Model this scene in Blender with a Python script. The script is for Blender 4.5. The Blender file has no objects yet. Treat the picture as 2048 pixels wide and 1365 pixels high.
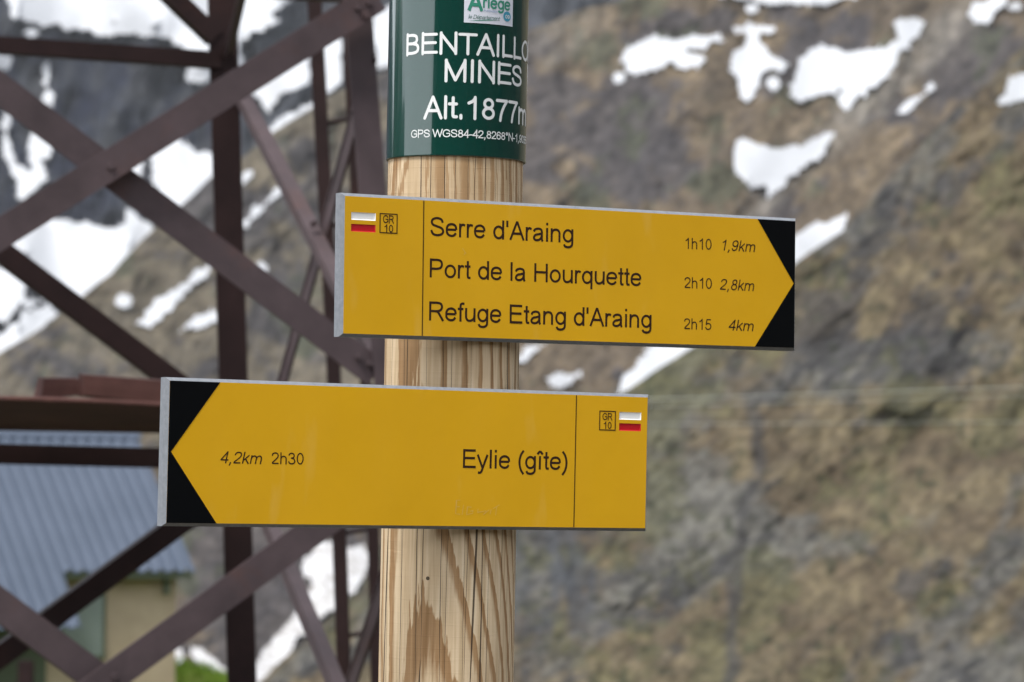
import bpy, bmesh, math, random
import numpy as np
from mathutils import Vector, Matrix

random.seed(7)
sc = bpy.context.scene
COL = sc.collection
R = math.radians

# ------------------------------------------------------------------ camera
EYE = Vector((0.0, 0.0, 1.65))
PITCH, ROLL, FPX = R(1.9842), R(0.6561), 6400.0
cd = bpy.data.cameras.new("camera")
cam = bpy.data.objects.new("camera", cd)
COL.objects.link(cam)
cd.sensor_width = 36.0
cd.lens = FPX / 2048 * 36.0
cd.clip_start, cd.clip_end = 0.05, 8000
cd.dof.use_dof = True
cd.dof.focus_distance = 3.36
cd.dof.aperture_fstop = 11.5
cam.matrix_world = Matrix.Translation(EYE) @ Matrix.Rotation(R(90) + PITCH, 4, 'X') @ Matrix.Rotation(ROLL, 4, 'Z')
sc.camera = cam

# ------------------------------------------------------------------ world and sun (bright overcast)
SUN_EL, SUN_AZ = 60.0, -140.0            # azimuth clockwise from +Y (view direction)
w = bpy.data.worlds.new("World")
sc.world = w
w.use_nodes = True
nt = w.node_tree
bgn = nt.nodes["Background"]
sky = nt.nodes.new("ShaderNodeTexSky")
sky.sky_type = 'NISHITA'
sky.sun_disc = False
sky.sun_elevation = R(SUN_EL)
sky.sun_rotation = R(SUN_AZ)
sky.altitude = 1800
sky.dust_density = 4.0
hs = nt.nodes.new("ShaderNodeHueSaturation")
hs.inputs["Saturation"].default_value = 0.24
nt.links.new(sky.outputs[0], hs.inputs["Color"])
nt.links.new(hs.outputs[0], bgn.inputs["Color"])
bgn.inputs["Strength"].default_value = 0.15
sd = bpy.data.lights.new("sun", 'SUN')
sun = bpy.data.objects.new("sun", sd)
COL.objects.link(sun)
sd.energy = 1.3
sd.angle = R(14)
sd.color = (1.0, 0.96, 0.9)
sdir = Vector((math.sin(R(SUN_AZ)) * math.cos(R(SUN_EL)), math.cos(R(SUN_AZ)) * math.cos(R(SUN_EL)), math.sin(R(SUN_EL))))
sun.rotation_euler = (-sdir).to_track_quat('-Z', 'Y').to_euler()
vs = sc.view_settings
vs.view_transform = 'Standard'
vs.look = 'None'
vs.exposure = 1.40
vs.gamma = 1.0
vs.use_curve_mapping = False
sc.cycles.use_denoising = True
sc.cycles.max_bounces = 6
sc.cycles.sample_clamp_indirect = 6

# ------------------------------------------------------------------ helpers
CP, SP, CR, SR = math.cos(PITCH), math.sin(PITCH), math.cos(ROLL), math.sin(ROLL)

def dirs(u, v):
    """unit-horizontal directions of photo coordinates (arrays allowed)"""
    u = np.asarray(u, float); v = np.asarray(v, float)
    a, b = u - 1024, v - 682.5
    X = (a * CR + b * SR) / FPX
    U = -(-a * SR + b * CR) / FPX
    y = CP - U * SP
    z = SP + U * CP
    h = np.sqrt(X * X + y * y)
    return np.stack([X / h, y / h, z / h], -1)

def ray(u, v):
    d = dirs(u, v)
    return Vector(d)

def at(u, v, depth):
    """world point at world depth Y = depth seen at photo coordinate (u, v)"""
    d = ray(u, v)
    return EYE + d * (depth / d.y)

def mesh_obj(name, verts, faces, mat=None, parent=None, smooth=False):
    me = bpy.data.meshes.new(name)
    me.from_pydata([tuple(p) for p in verts], [], [tuple(f) for f in faces])
    me.update()
    o = bpy.data.objects.new(name, me)
    COL.objects.link(o)
    if mat is not None:
        for m_ in (mat if isinstance(mat, (list, tuple)) else [mat]):
            me.materials.append(m_)
    if smooth:
        me.polygons.foreach_set("use_smooth", [True] * len(me.polygons))
    if parent is not None:
        o.parent = parent
        o.matrix_parent_inverse = Matrix.Translation(-parent.location)
    return o

def bm_obj(name, bm, mat=None, parent=None, smooth=False):
    bmesh.ops.recalc_face_normals(bm, faces=bm.faces)
    me = bpy.data.meshes.new(name)
    bm.to_mesh(me); bm.free()
    o = bpy.data.objects.new(name, me)
    COL.objects.link(o)
    if mat is not None:
        me.materials.append(mat)
    if smooth:
        me.polygons.foreach_set("use_smooth", [True] * len(me.polygons))
    if parent is not None:
        o.parent = parent
        o.matrix_parent_inverse = Matrix.Translation(-parent.location)
    return o

def thing(name, label, cat, loc=(0, 0, 0), group=None):
    o = bpy.data.objects.new(name, None)
    COL.objects.link(o)
    o.location = loc
    o.empty_display_size = 0.1
    tag(o, label, cat, group)
    return o

def tag(o, label, cat, group=None):
    o['label'] = label; o['category'] = cat
    if group: o['group'] = group

# --- numpy noise
def _hash(ix, iy, seed):
    n = (ix.astype(np.int64) * 374761393 + iy.astype(np.int64) * 668265263 + seed * 1442695041) & 0x7fffffff
    n = ((n ^ (n >> 13)) * 1274126177) & 0x7fffffff
    n = (n ^ (n >> 16)) & 0x7fffffff
    return n / float(0x7fffffff)

def vnoise(x, y, seed=0):
    x = np.asarray(x, float); y = np.asarray(y, float)
    ix, iy = np.floor(x), np.floor(y)
    fx, fy = x - ix, y - iy
    fx = fx * fx * fx * (fx * (fx * 6 - 15) + 10); fy = fy * fy * fy * (fy * (fy * 6 - 15) + 10)
    a = _hash(ix, iy, seed); b = _hash(ix + 1, iy, seed); c = _hash(ix, iy + 1, seed); d = _hash(ix + 1, iy + 1, seed)
    return (a * (1 - fx) + b * fx) * (1 - fy) + (c * (1 - fx) + d * fx) * fy

def fbm(x, y, seed=0, octv=5, gain=0.5):
    s, a, t = 0.0, 1.0, 0.0
    for k in range(octv):
        ca, sa = math.cos(k * 1.1), math.sin(k * 1.1)
        s = s + a * vnoise((x * ca - y * sa) * 2 ** k + 17.3 * k, (x * sa + y * ca) * 2 ** k - 9.1 * k, seed + k)
        t += a; a *= gain
    return s / t            # 0..1, mean .5

def sstep(a, b, x):
    t = np.clip((x - a) / (b - a), 0, 1)
    return t * t * (3 - 2 * t)

# --- materials
def new_mat(name, base=(.5, .5, .5), rough=.6, metal=0.0, spec=.5):
    m = bpy.data.materials.new(name)
    m.use_nodes = True
    b = m.node_tree.nodes["Principled BSDF"]
    b.inputs["Base Color"].default_value = (*base, 1)
    b.inputs["Roughness"].default_value = rough
    b.inputs["Metallic"].default_value = metal
    b.inputs["Specular IOR Level"].default_value = spec
    return m

def N(m, t, **kw):
    n = m.node_tree.nodes.new("ShaderNode" + t)
    for k, v in kw.items():
        setattr(n, k, v)
    return n

def L(m, a, b):
    m.node_tree.links.new(a, b)

def BS(m):
    return m.node_tree.nodes["Principled BSDF"]

def noise_node(m, scale, detail=4, rough=.5, vec=None, stretch=None, coord='Object'):
    tc = N(m, "TexCoord")
    src = tc.outputs[coord]
    if stretch:
        mp = N(m, "Mapping")
        mp.inputs["Scale"].default_value = stretch
        L(m, src, mp.inputs["Vector"]); src = mp.outputs[0]
    n = N(m, "TexNoise")
    n.inputs["Scale"].default_value = scale
    n.inputs["Detail"].default_value = detail
    n.inputs["Roughness"].default_value = rough
    L(m, src, n.inputs["Vector"])
    return n

def ramp(m, src, stops):
    r = N(m, "ValToRGB")
    els = r.color_ramp.elements
    while len(els) < len(stops): els.new(.5)
    for e, (p, c) in zip(els, stops):
        e.position = p
        e.color = (*c, 1) if len(c) == 3 else c
    L(m, src, r.inputs[0])
    return r

def mixc(m, fac, a, b, mode='MIX'):
    n = N(m, "MixRGB", blend_type=mode)
    for s, k in ((fac, 0), (a, 1), (b, 2)):
        if isinstance(s, (int, float)): n.inputs[k].default_value = s
        elif isinstance(s, tuple): n.inputs[k].default_value = (*s, 1)
        else: L(m, s, n.inputs[k])
    return n.outputs[0]

def mth(m, op, a, b=None, clamp=False):
    n = N(m, "Math", operation=op, use_clamp=clamp)
    for s, k in ((a, 0), (b, 1)):
        if s is None: continue
        if isinstance(s, (int, float)): n.inputs[k].default_value = s
        else: L(m, s, n.inputs[k])
    return n.outputs[0]

def bump(m, h, strength, dist):
    b = N(m, "Bump")
    b.inputs["Strength"].default_value = strength
    b.inputs["Distance"].default_value = dist
    L(m, h, b.inputs["Height"])
    L(m, b.outputs[0], BS(m).inputs["Normal"])

# ------------------------------------------------------------------ terrain
def interp(u, pts):
    p = np.array(pts, float)
    return np.interp(u, p[:, 0], p[:, 1])

SKY_B = [(-9000, 900), (-2500, 1000), (-600, 900), (-100, 745), (0, 702), (60, 668), (115, 628), (164, 594), (220, 548), (277, 484),
         (354, 418), (426, 354), (480, 322), (540, 264), (620, 216), (700, 168), (780, 140), (1060, 62), (1150, 30),
         (1250, -5), (1330, -40), (1500, -120), (2100, -420), (4000, -900), (11000, -2200)]
SKY_C = [(-9000, 1560), (300, 1480), (480, 1400), (560, 1320), (640, 1260), (740, 1150), (860, 1010), (1000, 890), (1240, 786), (1390, 694), (1500, 594),
         (1590, 527), (1690, 456), (1720, 422), (1800, 332), (1900, 232), (2048, 92), (2300, -130), (4000, -800), (11000, -1800)]
SKY_A = [(-9000, -200), (-3000, -350), (-800, -420), (300, -520), (1200, -480), (3000, -900), (11000, -1500)]

def skyline(layer, u):
    s = interp(u, {'A': SKY_A, 'B': SKY_B, 'C': SKY_C}[layer])
    amp = {'A': 120, 'B': 16, 'C': 14}[layer]
    return s + amp * (fbm(u / 90.0, u * 0 + 3.3, 31, 4) - .5)

def dist(layer, u, v):
    """horizontal distance of the slope of a layer at direction (u, v)"""
    if layer == 'A':
        d = 1300 + (800 - v) * .42
        rel = fbm(u / 160, v / 300, 1, 6, .55) - .5
        rel2 = np.abs(fbm(u / 55 + v / 200, v / 160, 5, 4) - .5)
        return d * (1 + .10 * rel - .05 * rel2)
    if layer == 'B':
        d = 480 + (1560 - v) * .19
        rel = fbm((u + .5 * v) / 230, (v - .5 * u) / 330, 2, 6, .55) - .5
        return d * (1 + .05 * rel)
    d = 150 + (1560 - v) * .10 + np.abs(u - 1500) * .01
    rel = fbm((u * .82 - v * .57) / 330, (u * .57 + v * .82) / 200, 3, 6, .58) - .5
    return d * (1 + .06 * rel)

def blobs(u, v, bl):
    s = 0
    for cx, cy, rx, ry, ang, wgt in bl:
        ca, sa = math.cos(R(ang)), math.sin(R(ang))
        dx, dy = u - cx, v - cy
        a, b = (dx * ca + dy * sa) / rx, (-dx * sa + dy * ca) / ry
        s = s + 1.45 * wgt * np.exp(-.5 * (a * a + b * b))
    return s

def stripe(u, v, pts, wd):
    d = np.full(u.shape, 1e9)
    for a, b in zip(pts, pts[1:]):
        a, b = np.array(a, float), np.array(b, float); ab = b - a
        t = np.clip(((u - a[0]) * ab[0] + (v - a[1]) * ab[1]) / (ab @ ab), 0, 1)
        d = np.minimum(d, np.hypot(u - a[0] - t * ab[0], v - a[1] - t * ab[1]))
    d = d + wd * 1.6 * (fbm(u / 30, v / 30, 77, 4, .6) - .5)
    return sstep(wd, wd * .35, d)

def lerp(c, col, wgt):
    return c * (1 - wgt[..., None]) + np.array(col) * wgt[..., None]

def albedo(layer, u, v):
    """rock, turf, scree of the slope as it lies there"""
    sh = u.shape
    c = np.ones(sh + (3,))
    if layer == 'C':
        p, q = (u * .82 - v * .57), (u * .57 + v * .82)
        n1 = fbm(p / 190, q / 90, 11, 5, .6); n2 = fbm(p / 90, q / 45, 12, 5, .62); n3 = fbm(u / 70, v / 70, 13, 4, .6); n4 = fbm(u / 16, v / 16, 14, 3, .7)
        c[:] = (.215, .180, .128)
        c = lerp(c, (.165, .133, .1), sstep(.42, .62, n3))
        c = lerp(c, (.252, .21, .15), sstep(.5, .68, n2) * .8)
        rock = n1 - .5 + .55 * (n2 - .5) + blobs(u, v, [(1120, 1160, 90, 90, 0, .2), (1560, 1070, 170, 48, 12, .30), (1430, 1120, 90, 40, -20, .2), (1420, 780, 60, 60, 0, .22), (1420, 920, 50, 25, 0, .2), (1330, 990, 80, 60, 0, .14),
              (1600, 480, 120, 40, -40, .1), (1760, 715, 170, 45, -4, .26), (1640, 760, 60, 50, 0, .1), (1990, 1330, 70, 60, -40, .22), (1920, 1150, 60, 70, -50, .14), (2030, 1090, 40, 60, 0, .16),
              (1780, 930, 230, 95, 6, -.34), (1640, 900, 100, 70, 0, -.2), (1700, 1190, 170, 50, -16, -.34), (1600, 1290, 200, 50, -8, -.2), (1900, 560, 130, 50, -30, -.12), (1850, 820, 90, 20, -5, -.1), (1320, 1330, 150, 40, 0, -.1), (1790, 610, 90, 30, -20, -.12)])
        c = lerp(c, (.146, .148, .158), sstep(-.04, .14, rock) * .75)
        c = lerp(c, (.215, .22, .232), sstep(.14, .26, rock + .4 * (n4 - .5)) * .55)
        dark = n2 - .5 + .6 * (n3 - .5) + .25 * (n4 - .5) + blobs(u, v, [(1700, 705, 90, 40, 10, .26), (1850, 690, 90, 35, -10, .16), (1120, 1090, 110, 60, 0, .14), (1640, 600, 60, 100, 10, .1), (1790, 838, 80, 18, -6, .2), (1930, 560, 60, 60, 0, .08),
              (1300, 1200, 110, 30, -20, .14), (1420, 1140, 70, 25, -20, .14), (1850, 380, 90, 50, -35, .1), (1640, 560, 120, 30, -40, .08), (1830, 1155, 50, 18, -15, .14), (1800, 1290, 60, 25, 0, .1),
              (1780, 940, 230, 80, 4, -.2), (1700, 1200, 150, 40, -15, -.12)])
        c = lerp(c, (.066, .068, .086), sstep(.06, .24, dark) * .72)
        green = fbm(u / 110, v / 80, 15, 4) - .5 + .4 * (n4 - .5) + blobs(u, v, [(1270, 830, 110, 40, -35, .2), (1150, 1290, 180, 50, 0, .16), (1340, 860, 60, 80, 0, .12), (1850, 880, 160, 50, 0, .05), (1500, 1180, 160, 40, -15, .12), (1760, 1060, 160, 60, -15, .06)])
        c = lerp(c, (.135, .138, .078), sstep(.1, .26, green) * .6)
        gul = stripe(u, v, [(1500, 790), (1512, 847), (1522, 957), (1490, 1002), (1476, 1107), (1464, 1222), (1466, 1332), (1450, 1420)], 19)
        c = lerp(c, (.085, .085, .098), gul * .75)
        gul = stripe(u, v, [(2040, 960), (1995, 1080), (1965, 1190), (1880, 1255), (1840, 1370)], 20)
        c = lerp(c, (.16, .158, .165), gul * .7)
        ver = fbm(u / 22, v / 130, 18, 4, .6)
        c = lerp(c, (.09, .1, .13), sstep(.5, .62, ver) * blobs(u, v, [(1130, 1180, 90, 110, 0, .6)]).clip(0, .85))
        c = lerp(c, (.15, .15, .085), (blobs(u, v, [(1330, 745, 130, 30, -30, .5)]) * sstep(.35, .6, n3 + .2)).clip(0, .7))
        spots = fbm(u / 26, v / 22, 17, 3)
        c = lerp(c, (.05, .062, .04), sstep(.7, .8, spots) * .7)
    elif layer == 'B':
        n1 = fbm((u + .5 * v) / 150, (v - .5 * u) / 110, 21, 5, .6); n2 = fbm(u / 80, v / 60, 22, 5, .62); n3 = fbm((u - v) / 200, (u + v) / 60, 23, 4, .6); n4 = fbm(u / 15, v / 15, 24, 3, .7)
        c[:] = (.178, .148, .118)
        c = lerp(c, (.235, .195, .15), sstep(.46, .62, n2) * .9)
        c = lerp(c, (.14, .12, .105), sstep(.5, .66, n3) * .8)
        left = sstep(1050, 700, u) * sstep(1000, 750, v)
        c = lerp(c, (.165, .158, .14), left * .7)
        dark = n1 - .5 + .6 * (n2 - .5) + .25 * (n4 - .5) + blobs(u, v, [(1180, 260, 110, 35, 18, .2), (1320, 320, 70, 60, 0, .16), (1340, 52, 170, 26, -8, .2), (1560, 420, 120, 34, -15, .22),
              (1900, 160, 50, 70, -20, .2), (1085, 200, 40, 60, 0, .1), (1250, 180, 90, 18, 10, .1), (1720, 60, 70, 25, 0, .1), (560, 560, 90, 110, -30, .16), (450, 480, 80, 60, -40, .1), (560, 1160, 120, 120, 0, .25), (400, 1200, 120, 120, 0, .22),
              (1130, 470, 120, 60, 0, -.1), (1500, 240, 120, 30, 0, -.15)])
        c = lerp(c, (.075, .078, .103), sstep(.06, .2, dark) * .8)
        green = fbm(u / 90, v / 90, 25, 4) - .5 + .4 * (n4 - .5) + blobs(u, v, [(1420, 230, 20, 60, 0, .2), (1400, 370, 55, 25, 0, .25), (610, 690, 30, 25, 0, .3), (1330, 390, 60, 30, 0, .1), (560, 600, 60, 40, 0, .1), (1180, 110, 60, 30, 0, .08)])
        c = lerp(c, (.085, .1, .075), sstep(.12, .26, green) * .75)
        pale_grey = blobs(u, v, [(1560, 340, 20, 60, 40, .5), (1640, 300, 18, 60, 40, .6), (1720, 215, 20, 70, 42, .8), (1800, 140, 22, 80, 42, .8), (1890, 60, 25, 70, 42, .7), (1520, 420, 50, 12, -40, .5), (1120, 110, 26, 9, -35, .9), (1100, 30, 60, 40, 0, .7)])  # pale grey scree bands and small pale smears on the slope
        c = lerp(c, (.3, .29, .285), np.clip(pale_grey, 0, 1) * (.5 + .9 * (n4 - .3)).clip(0, 1))
    else:
        n1 = fbm(u / 60, v / 150, 41, 5, .6); n2 = fbm(u / 90, v / 70, 42, 5, .6); n4 = fbm(u / 14, v / 22, 43, 3, .7)
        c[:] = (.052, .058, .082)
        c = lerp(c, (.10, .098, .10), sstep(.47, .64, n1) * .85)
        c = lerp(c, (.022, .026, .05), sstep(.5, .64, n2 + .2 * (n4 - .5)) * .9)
        c = lerp(c, (.13, .12, .108), sstep(.55, .7, fbm(u / 70, v / 50, 44, 4)) * .6)
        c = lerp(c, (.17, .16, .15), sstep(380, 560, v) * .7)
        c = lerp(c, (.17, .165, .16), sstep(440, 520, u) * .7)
    g = fbm(u / 15, v / 12, 91, 3, .7) + .6 * fbm((u - v) / 40, (u + v) / 15, 92, 3, .6)
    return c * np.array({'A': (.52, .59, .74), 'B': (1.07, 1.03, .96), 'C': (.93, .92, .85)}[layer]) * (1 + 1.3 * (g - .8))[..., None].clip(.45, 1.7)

def terrain_mat():
    m = new_mat("hill_surface", rough=.95, spec=.15)
    at_ = N(m, "Attribute"); at_.attribute_name = "albedo"
    n = noise_node(m, .35, 6, .7)
    r = ramp(m, n.outputs[0], [(.3, (.72, .72, .74)), (.7, (1.22, 1.2, 1.16))])
    L(m, mixc(m, 1.0, at_.outputs["Color"], r.outputs[0], 'MULTIPLY'), BS(m).inputs["Base Color"])
    n2 = noise_node(m, .12, 8, .65)
    bump(m, n2.outputs[0], .5, 2.0)
    return m
M_HILL = terrain_mat()

HILL_GAIN = .50
def set_albedo(o, cols):
    at_ = o.data.attributes.new("albedo", 'FLOAT_COLOR', 'POINT')
    a = np.ones((len(o.data.vertices), 4), np.float32)
    a[:, :3] = np.asarray(cols) * HILL_GAIN * np.array((1.02, 1.0, .93))
    at_.data.foreach_set("color", a.ravel())

def grid_faces(nr, nc):
    i = np.arange(nr - 1)[:, None] * nc + np.arange(nc - 1)[None]
    return np.stack([i, i + 1, i + nc + 1, i + nc], -1).reshape(-1, 4)

def layer_mesh(name, layer, u0, u1, vbot, step):
    fine = np.arange(-60, 2110, step)
    us = np.concatenate([np.linspace(u0, -60, 60)[:-1], fine, np.linspace(fine[-1], u1, 60)[1:]])
    top = skyline(layer, us)
    nv = int((vbot - max(-150, top.min())) / step)
    t = np.linspace(0, 1, max(nv, 60))
    V = vbot + (top[None] - vbot) * t[:, None]
    U = np.broadcast_to(us[None], V.shape)
    D = dist(layer, U, V)
    P = dirs(U, V) * D[..., None]
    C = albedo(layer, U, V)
    # the far side of the crest falls away behind it
    hx = P[-1].copy(); back = []
    for k, (fr, dz) in enumerate([(1.02, 4), (1.07, 22), (1.2, 80), (1.4, 170)]):
        b = hx.copy(); b[:, :2] *= fr; b[:, 2] = hx[:, 2] - dz * (1.6 if layer == 'A' else .8 if layer == 'B' else .35)
        back.append(b)
    P = np.concatenate([P] + [b[None] for b in back]); C = np.concatenate([C] + [C[-1:]] * 4)
    P = P + np.array(EYE)
    o = mesh_obj(name, [], [], M_HILL)
    me = o.data
    nr, nc = P.shape[:2]
    f = grid_faces(nr, nc)
    me.clear_geometry()
    me.vertices.add(nr * nc); me.vertices.foreach_set("co", P.reshape(-1).astype(np.float32))
    me.loops.add(f.size); me.loops.foreach_set("vertex_index", f.ravel().astype(np.int32))
    me.polygons.add(len(f)); me.polygons.foreach_set("loop_start", (np.arange(len(f)) * 4).astype(np.int32))
    me.update(); me.validate()
    me.polygons.foreach_set("use_smooth", [True] * len(me.polygons))
    set_albedo(o, C.reshape(-1, 3))
    o['kind'] = 'structure'
    return o

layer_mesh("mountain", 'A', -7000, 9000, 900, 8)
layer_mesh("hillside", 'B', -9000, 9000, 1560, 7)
layer_mesh("spur", 'C', -9000, 11000, 1600, 6)

# mountains round the other sides of the valley (an opening to the left and behind)
def ring():
    azs = np.radians(np.concatenate([np.arange(50, 311, 3.0)]))
    rs = np.array([130, 170, 220, 280, 350, 430, 520, 620, 740, 900, 1100])
    el = np.interp(np.degrees(azs), [50, 80, 130, 150, 205, 216, 225, 262, 275, 310], [13, 13, 14, 15, 15, 14, -4, -4, 6, 10])
    A, RR = np.meshgrid(azs, rs)
    t = (RR - 130) / (900 - 130)
    hgt = -14 + t * (np.tan(np.radians(el))[None] * 900 + 14)
    hgt = hgt + t * 90 * (fbm(A * 6, RR / 150, 51, 5) - .5)
    hgt[-1] = hgt[-2] - 60
    P = np.stack([np.sin(A) * RR, np.cos(A) * RR, hgt], -1).reshape(-1, 3)
    o = mesh_obj("mountain_range", P, grid_faces(*A.shape), M_HILL, None, True)
    n = fbm(A * 14, RR / 60, 52, 5).ravel(); n2 = fbm(A * 9, RR / 90, 53, 5).ravel()
    c = np.ones((len(n), 3)) * np.array((.055, .05, .04))
    c = lerp(c, (.03, .032, .04), sstep(.5, .62, n))
    c = lerp(c, (.8, .81, .83), sstep(.6, .63, n2) * sstep(500, 800, RR.ravel()))
    set_albedo(o, c)
    o['kind'] = 'structure'
ring()

# near ground: a grassy shoulder that falls away in front of the post
def ground_z(x, y):
    r = np.hypot(x, y)
    front = .55 + .45 * y / np.maximum(r, .01)
    z = -(.063 * np.maximum(r - 4.5, 0) + .0007 * np.maximum(r - 45, 0) ** 2) * front
    z = z - 10 * (1 - front) * sstep(60, 160, r)
    z = z + .12 * (fbm(x / 3, y / 3, 61, 4) - .5) * sstep(1, 6, r)
    gx, gy = MOUND
    z = z + 1.22 * np.exp(-.5 * (((x - gx) / 1.0) ** 2 + ((y - gy) / 1.6) ** 2))
    return z
_m = at(366, 1330, 37.2)
MOUND = (_m.x, _m.y)

def ground():
    azs = np.concatenate([np.linspace(-20, 20, 121)[:-1], np.linspace(20, 340, 100)[:-1]])
    azs = np.radians(azs)
    rs = np.concatenate([[.0], np.linspace(.6, 30, 40), np.linspace(30.5, 46, 50), np.linspace(48, 168, 40)])
    A, RR = np.meshgrid(azs, rs)
    X, Y = np.sin(A) * RR, np.cos(A) * RR
    Z = ground_z(X, Y)
    nr, nc = A.shape
    f = []
    for i in range(nr - 1):
        for j in range(nc):
            k = (j + 1) % nc
            f.append((i * nc + j, i * nc + k, (i + 1) * nc + k, (i + 1) * nc + j))
    m = new_mat("turf", rough=.95, spec=.1)
    n = noise_node(m, 1.3, 6, .65)
    n2 = noise_node(m, 22, 4, .6)
    c1 = ramp(m, n.outputs[0], [(.35, (.12, .19, .02)), (.55, (.18, .27, .03)), (.72, (.24, .25, .07))])
    c2 = ramp(m, n2.outputs[0], [(.3, (.6, .6, .6)), (.7, (1.25, 1.25, 1.2))])
    c3 = ramp(m, n.outputs[0], [(.35, (.075, .065, .045)), (.55, (.10, .085, .062)), (.72, (.07, .07, .03))])
    pos = N(m, "SeparateXYZ"); tcg = N(m, "TexCoord"); L(m, tcg.outputs["Object"], pos.inputs[0])
    far_ = mth(m, 'MULTIPLY', mth(m, 'SUBTRACT', mth(m, 'ADD', pos.outputs[1], mth(m, 'MULTIPLY', n.outputs[0], 8)), 33), .2, True)
    cg = mixc(m, far_, c3.outputs[0], c1.outputs[0])
    L(m, mixc(m, 1.0, cg, c2.outputs[0], 'MULTIPLY'), BS(m).inputs["Base Color"])
    bump(m, n2.outputs[0], .8, .06)
    o = mesh_obj("ground", np.stack([X, Y, Z], -1).reshape(-1, 3), f, m, None, True)
    o['kind'] = 'structure'
    # tufts of grass on the mound beside the hut
    vs_, fs_ = [], []
    for k in range(2600):
        x = MOUND[0] + random.gauss(.3, .9); y = MOUND[1] + random.gauss(-.3, 1.1)
        z = float(ground_z(np.array(x), np.array(y)))
        a = random.uniform(0, 6.28); h = random.uniform(.04, .13); wd = random.uniform(.006, .014)
        dx, dy = math.cos(a) * wd, math.sin(a) * wd
        lx, ly = random.gauss(0, .04), random.gauss(0, .04)
        b = len(vs_)
        vs_ += [(x - dx, y - dy, z - .02), (x + dx, y + dy, z - .02), (x + lx, y + ly, z + h)]
        fs_.append((b, b + 1, b + 2))
    mg = new_mat("grass_blade", (.2, .32, .035), .7, spec=.2)
    g = mesh_obj("grass", vs_, fs_, mg)
    tag(g, "bright green grass on the mound beside the hut", "grass")
    g['kind'] = 'stuff'
ground()

# ------------------------------------------------------------------ snow patches lying on the slopes
def snow_mat():
    m = new_mat("snow_surface", (.86, .87, .89), .6, spec=.3)
    n = noise_node(m, .08, 6, .6)
    r = ramp(m, n.outputs[0], [(.3, (.42, .433, .45)), (.55, (.475, .488, .507))])
    L(m, r.outputs[0], BS(m).inputs["Base Color"])
    n2 = noise_node(m, .5, 5, .6)
    bump(m, n2.outputs[0], .12, .5)
    return m
M_SNOW = snow_mat()

def dirty_snow():
    m = new_mat("old_snow_surface", (.7, .7, .7), .7, spec=.2)
    n = noise_node(m, .5, 6, .7, stretch=(1, 1, .5))
    r = ramp(m, n.outputs[0], [(.34, (.3, .28, .26)), (.46, (.42, .41, .40)), (.6, (.58, .585, .60))])
    L(m, r.outputs[0], BS(m).inputs["Base Color"])
    return m
M_DIRTY = dirty_snow()

def circle(cx, cy, rx, ry=None):
    ry = ry or rx
    return [(cx + rx * math.cos(a), cy + ry * math.sin(a)) for a in np.linspace(0, 2 * math.pi, 12)[:-1]]

def snow(layer, poly, mat=None, rough=9.0, step=3.5, seed=0):
    p = np.array(poly, float)
    lo, hi = p.min(0) - 6, p.max(0) + 6
    us = np.arange(lo[0], hi[0] + step, step); vv = np.arange(lo[1], hi[1] + step, step)
    U, V = np.meshgrid(us, vv)
    d = np.full(U.shape, 1e9); inside = np.zeros(U.shape, bool)
    for i in range(len(p)):
        a, b = p[i], p[(i + 1) % len(p)]
        ab = b - a
        t = np.clip(((U - a[0]) * ab[0] + (V - a[1]) * ab[1]) / max(ab @ ab, 1e-9), 0, 1)
        d = np.minimum(d, np.hypot(U - a[0] - t * ab[0], V - a[1] - t * ab[1]))
        cr = ((a[1] > V) != (b[1] > V))
        xi = a[0] + (V - a[1]) * ab[0] / (ab[1] if abs(ab[1]) > 1e-9 else 1e-9)
        inside ^= cr & (U < xi)
    sdist = np.where(inside, d, -d) + rough * 2 * (fbm(U / 22, V / 22, 71 + seed, 4, .6) - .5) + .8 * rough * (fbm(U / 9 + V / 14, V / 7, 171 + seed, 2) - .5) + 1.0
    if layer != 'A':
        sdist = np.minimum(sdist, (V - skyline(layer, U)) * .8)
    mask = sdist > 0
    D0 = dist(layer, U, V)
    def soft(a, k):
        for ax in (0, 1):
            kk = min(k, (a.shape[ax] - 1) // 2)
            p_ = np.concatenate([np.repeat(np.take(a, [0], ax), kk, ax), a, np.repeat(np.take(a, [-1], ax), kk, ax)], ax)
            c_s = np.cumsum(np.concatenate([np.zeros_like(np.take(p_, [0], ax)), p_], ax), ax)
            n_ = a.shape[ax]
            a = (np.take(c_s, np.arange(2 * kk + 1, 2 * kk + 1 + n_), ax) - np.take(c_s, np.arange(0, n_), ax)) / (2 * kk + 1)
        return a
    Ds = soft(soft(D0, 6), 6)
    lift = np.percentile((Ds - D0)[mask] if mask.any() else np.zeros(1), 97)
    base = dirs(U, V)
    h = {'A': 3.0, 'B': .8, 'C': .4}[layer]
    P = base * (np.minimum(Ds - max(lift, 0), D0) - h)[..., None] + np.array(EYE)
    f = grid_faces(*U.shape)
    ok = mask.ravel()[f].all(1)
    if not ok.any(): return None
    f = f[ok]
    used, inv = np.unique(f, return_inverse=True)
    o = mesh_obj("snow_patch", P.reshape(-1, 3)[used], inv.reshape(-1, 4), mat or M_SNOW, None, True)
    o['kind'] = 'structure'
    return o

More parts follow.
